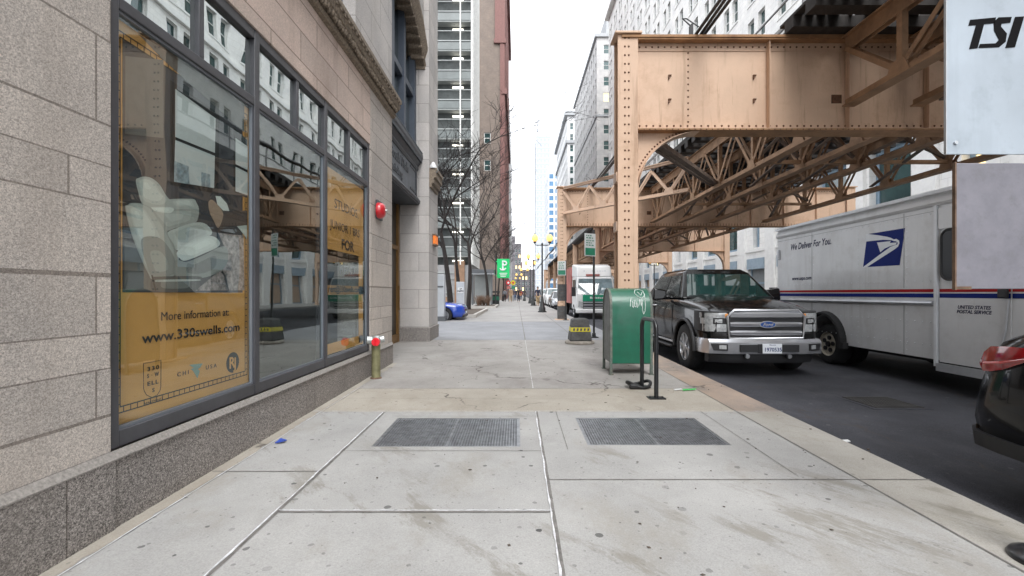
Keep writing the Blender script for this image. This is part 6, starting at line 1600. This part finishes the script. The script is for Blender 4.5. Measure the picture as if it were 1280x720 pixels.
MB().box(X0, X1, SY, SY + .012, 1.34, 1.935).build('panel', 'sign_back_grey', SL, True, bevel=.003)
MB().box(X0 - .008, X0 - .001, SY - .004, SY + .012, 1.335, 1.94).box(X0, X0 + .07, SY - .003, SY - .0005, 1.338, 1.352).build('edge', 'rust_edge', SL, True)
px_, py_ = 2.575, 2.19; z = gz(py_)
SPS = thing('sign_post', 'black sign post base with a rounded cover at the bottom right corner of the pavement', 'post', (px_, py_, z))
MB().lathe((px_, py_, z), [(.15, -.01), (.155, .008), (.145, .024), (.11, .038), (.065, .046), (.055, .07), (.042, .08)], 28).build('base_cover', 'rack_black', SPS, True, smooth=60)
MB().cyl((px_, py_, z + .09), (px_, py_, 3.6), .04, n=14).build('post', 'pole_black', SPS, True, smooth=60)

# street lamps
LP = None
def lamp(x, y, label, s=1.0):
    global LP
    z = gz(y)
    if LP is None:
        t = LP = thing('street_lamp', label, 'street lamp', (x, y, z), group='twin-globe street lamps')
        MB().lathe((0, 0, 0), [(.27, 0), (.27, .06), (.21, .09), (.20, .28), (.15, .36), (.13, .62), (.085, .72), (.075, .95), (.055, 1.0), (.045, 4.1), (.001, 4.1)], 12).build('post', 'lamp_iron', t, smooth=40)
        MB().tube([(-.48, 0, 4.28), (-.44, 0, 4.14), (-.3, 0, 4.12), (0, 0, 4.12), (.3, 0, 4.12), (.44, 0, 4.14), (.48, 0, 4.28)], .03, 8).lathe((0, 0, 4.1), [(.05, 0), (.07, .08), (.03, .16), (.001, .22)], 10).build('crossarm', 'lamp_iron', t, smooth=50)
        for sg in (-1, 1):
            g_ = MB().lathe((sg * .46, 0, 4.34), [(.08, 0), (.17, .08), (.205, .20), (.18, .33), (.10, .43), (.03, .46)], 14).build('globe', 'globe', t, smooth=60)
            MB().lathe((sg * .46, 0, 4.22), [(.04, 0), (.10, .05), (.10, .125), (.06, .125)], 10).lathe((sg * .46, 0, 4.79), [(.06, 0), (.04, .03), (.012, .10), (.001, .14)], 8).build('fitting', 'lamp_iron', t)
    else: t = copy_tree(LP); t['label'] = label; t.location = (x, y, z)
    return t
for x, y, lab in ((1.56, 28, 'nearest twin-globe lamp post on the pavement, by the man in the navy jacket'), (1.52, 42, 'second twin-globe lamp post up the left pavement'), (1.5, 51, 'third twin-globe lamp post up the left pavement'), (1.1, 66, 'fourth twin-globe lamp post up the left pavement'),
                  (.4, 84, 'fifth twin-globe lamp post up the left pavement'), (.2, 104, 'farthest twin-globe lamp post up the left pavement'), (14.8, 49, 'lit twin-globe lamp post across the street under the tracks'), (14.8, 78, 'farther twin-globe lamp post across the street')):
    lamp(x, y, lab)

# parking sign, kiosks, planters, shelter, bin
y = 42.0; x = -1.95
PS = thing('parking_sign', 'bright green parking sign with a white P that ends in an arrow', 'sign', (x, y, gz(y)))
MB().cyl((x, y, gz(y)), (x, y, 4.85), .05, n=10).build('post', 'pole_black', PS, True)
so_ = MB().box(x + .14, x + 1.28, y - .08, y + .08, 2.72, 4.48).box(x, x + .14, y - .03, y + .03, 2.9, 2.98).box(x, x + .14, y - .03, y + .03, 4.2, 4.28).build('sign_box', 'parking_green', PS, True, bevel=.02)
cxs = x + .71
pp = MB(); pp.box(cxs - .12, cxs + .03, y - .095, y - .081, 3.45, 4.32)
pp.tube([(cxs - .05, y - .088, 4.25), (cxs + .22, y - .088, 4.22), (cxs + .30, y - .088, 4.08), (cxs + .25, y - .088, 3.92), (cxs - .04, y - .088, 3.88)], .075, 6)
pp.tube([(cxs - .32, y - .088, 3.62), (cxs - .20, y - .088, 3.48), (cxs - .05, y - .088, 3.44), (cxs + .12, y - .088, 3.48), (cxs + .24, y - .088, 3.62)], .07, 6)
pp.build('symbol', 'white_paint', so_, True)
pp = MB()
for k in range(3): pp.box(cxs - .36 + .05 * k, cxs + .36 - .06 * k, y - .09, y - .081, 3.12 - .14 * k, 3.19 - .14 * k)
pp.build('small_lines', 'white_paint', so_, True)
def kiosk(x, y, w_, h, label, logo):
    z = gz(y); t = thing('ticket_kiosk', label, 'kiosk', (x, y, z))
    MB().box(x - w_ / 2, x + w_ / 2, y - .2, y + .2, z + .10, z + h).build('case', 'kiosk_grey', t, True, bevel=.02)
    MB().box(x - w_ / 2 - .05, x + w_ / 2 + .05, y - .25, y + .25, z, z + .2).build('plinth', 'kiosk_dark', t, True)
    MB().box(x - w_ / 2 + .03, x + w_ / 2 - .03, y - .215, y - .2, z + h * .72, z + h * .75).build('slot', 'kiosk_dark', t, True)
    if logo:
        p_ = MB().box(x - .13, x + .15, y - .212, y - .201, z + 1.18, z + 1.46).build('notice', 'white_paint', t, True)
        MB().beam((x - .05, y - .215, z + 1.26), (x + .09, y - .215, z + 1.30), .006, .05).beam((x - .03, y - .215, z + 1.38), (x + .10, y - .215, z + 1.41), .006, .04).beam((x + .04, y - .215, z + 1.27), (x + .02, y - .215, z + 1.40), .006, .04).build('notice_mark', 'kiosk_dark', p_, True)
    return t
kiosk(-3.25, 19.4, .36, 1.98, 'grey machine column close beside the stone building across the driveway', False)
kiosk(-2.86, 23.2, .40, 1.75, 'grey ticket kiosk with a white notice beside the blue car', True)
def planter(name, x0, x1, y0, y1, label):
    z = gz((y0 + y1) / 2); t = thing('planter', label, 'planter', ((x0 + x1) / 2, y0, z))
    k = MB(); 
    for (a, b, c, d) in ((x0, x1, y0, y0 + .15), (x0, x1, y1 - .15, y1), (x0, x0 + .15, y0 + .15, y1 - .15), (x1 - .15, x1, y0 + .15, y1 - .15)): k.box(a, b, c, d, z, z + .16)
    k.build('kerb', 'planter_stone', t, True); MB().box(x0 + .15, x1 - .15, y0 + .15, y1 - .15, z, z + .12).build('soil', 'soil', t, True)
planter('planter', -4.3, -1.95, 21.6, 31, 'kerbed tree bed beside the blue car'); planter('planter', -3.6, -1.6, 35.2, 41.2, 'kerbed bed with dry shrubs in front of the glass shelter')
SBR = random.Random(4)
for i, (x, y) in enumerate(((-3.1, 36.6), (-2.7, 37.0), (-2.3, 36.4), (-3.0, 37.9))):
    z = gz(y) + .1; t = thing('dry_shrub', ['leftmost', 'middle front', 'rightmost', 'rear'][i] + ' leafless brown shrub in the bed below the glass shelter', 'shrub', (x, y, z), group='dry brown shrubs in the planter')
    s_ = MB()
    for k in range(70):
        a = SBR.uniform(0, 6.28); sp_ = SBR.uniform(.05, .45); h = SBR.uniform(.5, .95)
        p = Vector((x, y, z)); q = Vector((x + math.cos(a) * sp_ * .6, y + math.sin(a) * sp_ * .6, z + h * .6)); e = Vector((x + math.cos(a) * sp_, y + math.sin(a) * sp_, z + h))
        s_.tube([p, q, e], [.012, .008, .004], 4); s_.tube([q, e + Vector((SBR.uniform(-.2, .2), SBR.uniform(-.2, .2), -.05))], [.006, .003], 3)
    s_.build('stems', 'dead_shrub', t, True, fix=False)
x0, x1, y0, y1 = -3.95, -2.25, 40.2, 42.0; z = gz(41)
SH = thing('entrance_shelter', 'small glass shelter with a dark flat roof beside the garage', 'shelter', ((x0 + x1) / 2, y0, z))
MB().box(x0 - .1, x1 + .25, y0 - .2, y1, 3.05, 3.42).build('roof', 'kiosk_dark', SH, True, bevel=.02)
MB().box(x0 - .12, x1 + .27, y0 - .22, y1, 3.0, 3.05).build('roof_edge', 'kiosk_grey', SH, True)
for x in (x0, x1): MB().box(x, x + .1, y0, y0 + .1, z, 3.0).build('post', 'kiosk_dark', SH, True)
MB().box(x0 + .1, x1, y1 - .1, y1, z, 3.0).build('rear_panel', 'garage_slab', SH, True)
x, y = -1.98, 42.8; z = gz(y)
BN = thing('litter_bin', 'black litter bin with a green band below the parking sign', 'bin', (x, y, z))
MB().box(x - .34, x + .34, y - .3, y + .3, z + .04, z + 1.02).build('case', 'bin_black', BN, True, bevel=.03)
MB().box(x - .345, x + .345, y - .305, y - .28, z + .5, z + .85).build('band', 'bin_green', BN, True)
MB().box(x - .38, x + .38, y - .34, y + .34, z + 1.2, z + 1.34).box(x - .33, x - .28, y - .29, y - .24, z + 1.02, z + 1.2).box(x + .28, x + .33, y - .29, y - .24, z + 1.02, z + 1.2).build('hood', 'bin_black', BN, True)
# hanging round signs far up the street
for x, y, m1, m2, lab in ((-1.15, 62, 'red_gloss', 'white_paint', 'round red and white sign hanging from the brick building'), (-.5, 62, 'tape_yellow', 'red_gloss', 'round yellow sign far up the pavement')):
    t = thing('round_sign', lab, 'sign', (x, y, gz(y)))
    MB().cyl((x, y + .06, gz(y)), (x, y + .06, 3.2), .04, n=8).build('post', 'pole_black', t, True)
    MB().lathe((x, y, 2.75), [(.001, -.03), (.33, -.03), (.33, .03), (.001, .03)], 20, 'y').build('disc', m1, t, True)
    MB().lathe((x, y, 2.75), [(.001, -.045), (.15, -.045), (.15, -.031), (.001, -.031)], 16, 'y').build('centre', m2, t, True)
    MB().box(x - .2, x + .3, y - .02, y + .02, 1.9, 2.3).build('plate', 'sign_green' if m1 == 'tape_yellow' else 'red_side', t, True)
# small bits of rubbish along the kerb and on the pavement, too many and too small to count
gr_ = random.Random(11); lm = MB()
for i in range(260):
    if i % 3: x, y = 2.87 + abs(gr_.gauss(0, .12)), gr_.uniform(1.5, 7.2); z = gr(y) + .002
    else: x, y = gr_.uniform(-2.1, 2.8), gr_.uniform(1.2, 9); z = gz(y) + .002
    s_ = gr_.uniform(.004, .016) * (1.2 if i % 3 else .7); a = gr_.uniform(0, 3)
    lm.prism([(x + s_ * math.cos(a + k * 1.57) * (1 + .6 * (k % 2)), y + s_ * math.sin(a + k * 1.57), z + .003 * gr_.random()) for k in range(4)], (0, 0, .003))
tag(lm.build('grit', 'soil', fix=False), 'scattered dark grit along the kerb and on the pavement', 'grit', kind='stuff')
# litter
def litter(x, y, pts, m, label):
    z = gz(y) + .006; mb = MB(); mb.prism([(x + a, y + b, z + c) for a, b, c in pts], (0, 0, .008)); o = mb.build('litter', m); tag(o, label, 'litter')
litter(2.24, 5.92, [(-.09, -.02, 0), (.06, -.025, .01), (.10, .01, .012), (-.07, .03, 0)], 'litter_green', 'bright green wrapper on the pavement near the kerb')
litter(2.10, 5.93, [(-.05, -.02, 0), (.05, -.02, .01), (.04, .015, .01), (-.05, .02, 0)], 'white_paint', 'scrap of white paper next to the green wrapper')
litter(-2.02, 3.90, [(-.04, -.025, 0), (.03, -.015, .012), (.035, .03, .006), (-.02, .035, .02)], 'litter_blue', 'crumpled blue wrapper at the foot of the stone wall')
litter(2.98 + .1, 4.30, [(-.05, -.02, -.13), (.05, -.03, -.12), (.06, .02, -.12), (-.04, .03, -.13)], 'white_paint', 'white scrap in the gutter beside the kerb')

# ------------------------------------------------------------------ people
def skin_mesh(name, chain, m, parent, sub=1, merge=True):
    "chain: list of polylines [(x, y, z, r), ...]; the first vertex of the first one is the root"
    vs, es, rs = [], [], []
    idx = {}
    for line in chain:
        prev = None
        for (x, y, z, r) in line:
            key = (round(x, 4), round(y, 4), round(z, 4))
            if key not in idx: idx[key] = len(vs); vs.append((x, y, z)); rs.append(r)
            if prev is not None and prev != idx[key]: es.append((prev, idx[key]))
            prev = idx[key]
    me = bpy.data.meshes.new(name); me.from_pydata(vs, es, []); o = bpy.data.objects.new(name, me); COL.objects.link(o)
    if parent is not None: o.parent = parent
    md = o.modifiers.new('skin', 'SKIN'); md.use_smooth_shade = True
    lay_ = me.skin_vertices[0].data
    for i, r in enumerate(rs): lay_[i].radius = (r, r)
    lay_[0].use_root = True
    md = o.modifiers.new('sub', 'SUBSURF'); md.levels = sub; md.render_levels = sub
    dg = bpy.context.evaluated_depsgraph_get(); dg.update()
    nm = bpy.data.meshes.new_from_object(o.evaluated_get(dg)); o.modifiers.clear(); o.data = nm; nm.name = name
    nm.materials.clear(); nm.materials.append(MATS[m]); nm.shade_smooth()
    return o
def person(x, y, facing, h, top, legs, label, step=.22, bag=None, hair='hair_dark', arms=.0, shoes='cloth_black'):
    s = h / 1.75
    t = thing('person', label, 'person', (x, y, gz(y)), rz=facing)
    hip = (0, 0, .92 * s); ch = (0, .01 * s, 1.28 * s); nk = (0, .01 * s, 1.47 * s)
    ft = [(-.095 * s, -step * s), (.095 * s, step * s)]
    body_ = [[(*hip, .14 * s), (0, .0, 1.08 * s, .135 * s), (*ch, .155 * s), (0, .01 * s, 1.40 * s, .11 * s), (*nk, .058 * s), (0, -.005 * s, 1.55 * s, .075 * s), (0, -.02 * s, 1.635 * s, .105 * s), (0, -.015 * s, 1.71 * s, .075 * s)]]
    legl, arml = [], []
    for sg, (fx_, fy_) in zip((-1, 1), ft):
        legl.append([(*hip, .14 * s), (sg * .09 * s, 0, .84 * s, .095 * s), (sg * .095 * s, fy_ * .45 - .03 * s, .48 * s, .064 * s), (sg * .095 * s, fy_, .09 * s, .042 * s), (sg * .10 * s, fy_ - .13 * s, .035 * s, .035 * s)])
        sh = (sg * .185 * s, .01 * s, 1.40 * s)
        arml.append([(*ch, .155 * s), (*sh, .068 * s), (sg * .235 * s, -fy_ * .4 + .02, 1.13 * s, .047 * s), (sg * .235 * s, -fy_ * .8 - .06 * s, .90 * s, .036 * s), (sg * .225 * s, -fy_ * .9 - .09 * s, .80 * s, .036 * s)])
    b = skin_mesh('body', body_ + legl + arml, 'skin', t)
    inf = 1.13
    def fat(l, k=inf, n=None): return [(a, c, d, r * k) for a, c, d, r in (l[:n] if n else l)]
    skin_mesh('jacket', [fat(body_[0][1:4])] + [[(0, 0, 1.08 * s, .15 * s), (0, 0, .86 * s, .165 * s)]] + [[(a, c, d, r * 1.2) for a, c, d, r in l[:4]] for l in arml], top, t)
    skin_mesh('trousers', [[(*hip, .152 * s)] + [(a, c, d, r * 1.18) for a, c, d, r in l[1:4]] for l in legl], legs, t)
    for l in legl: skin_mesh('shoe', [[(l[3][0], l[3][1] + .03 * s, .05 * s, .048 * s), (l[4][0], l[4][1], .04 * s, .042 * s)]], shoes, t)
    MB().ball((0, .008 * s, 1.655 * s), .108 * s, .92, 1.0, 1.02, 12, 8).build('hair', hair, t, smooth=60)
    if bag:
        MB().box(-.15 * s, .15 * s, .15 * s, .30 * s, 1.02 * s, 1.44 * s).build('backpack', bag, t, bevel=.05, seg=3)
    return t
person(1.90, 41.3, math.pi * .08, 1.75, 'cloth_navy', 'cloth_khaki', 'person in a navy jacket and khaki trousers standing beside the nearest lamp post', .08)
person(-1.55, 58.5, math.pi, 1.70, 'cloth_grey', 'cloth_black', 'person in a grey jacket and black trousers walking at the left of the group', .2, 'cloth_grey')
person(-.76, 57.0, 0, 1.82, 'cloth_tan', 'cloth_khaki', 'person in a tan coat and khaki trousers walking in the middle of the pavement', .2)
person(.22, 57.5, 0, 1.78, 'cloth_black', 'cloth_navy', 'person in a black coat carrying an orange bag', .22, None)
t = thing('shoulder_bag', 'orange bag carried by the person in the black coat', 'bag', (.48, 57.42, 1.15))
MB().box(.36, .60, 57.28, 57.42, .98, 1.30).build('bag_body', 'cloth_orange', t, True, bevel=.04); MB().tube([(.40, 57.35, 1.3), (.36, 57.4, 1.62), (.56, 57.35, 1.3)], .012, 5).build('strap', 'cloth_orange', t, True)
person(-.25, 66, math.pi, 1.72, 'cloth_navy', 'cloth_jean', 'person in a navy top walking away, farther off between the tan and black coats', .2)
person(1.25, 74, 0, 1.75, 'cloth_black', 'cloth_black', 'person in black far off beside the row of lamp posts', .2)
person(.75, 80, math.pi, 1.7, 'cloth_red', 'cloth_jean', 'person in a red top far off on the pavement', .2)
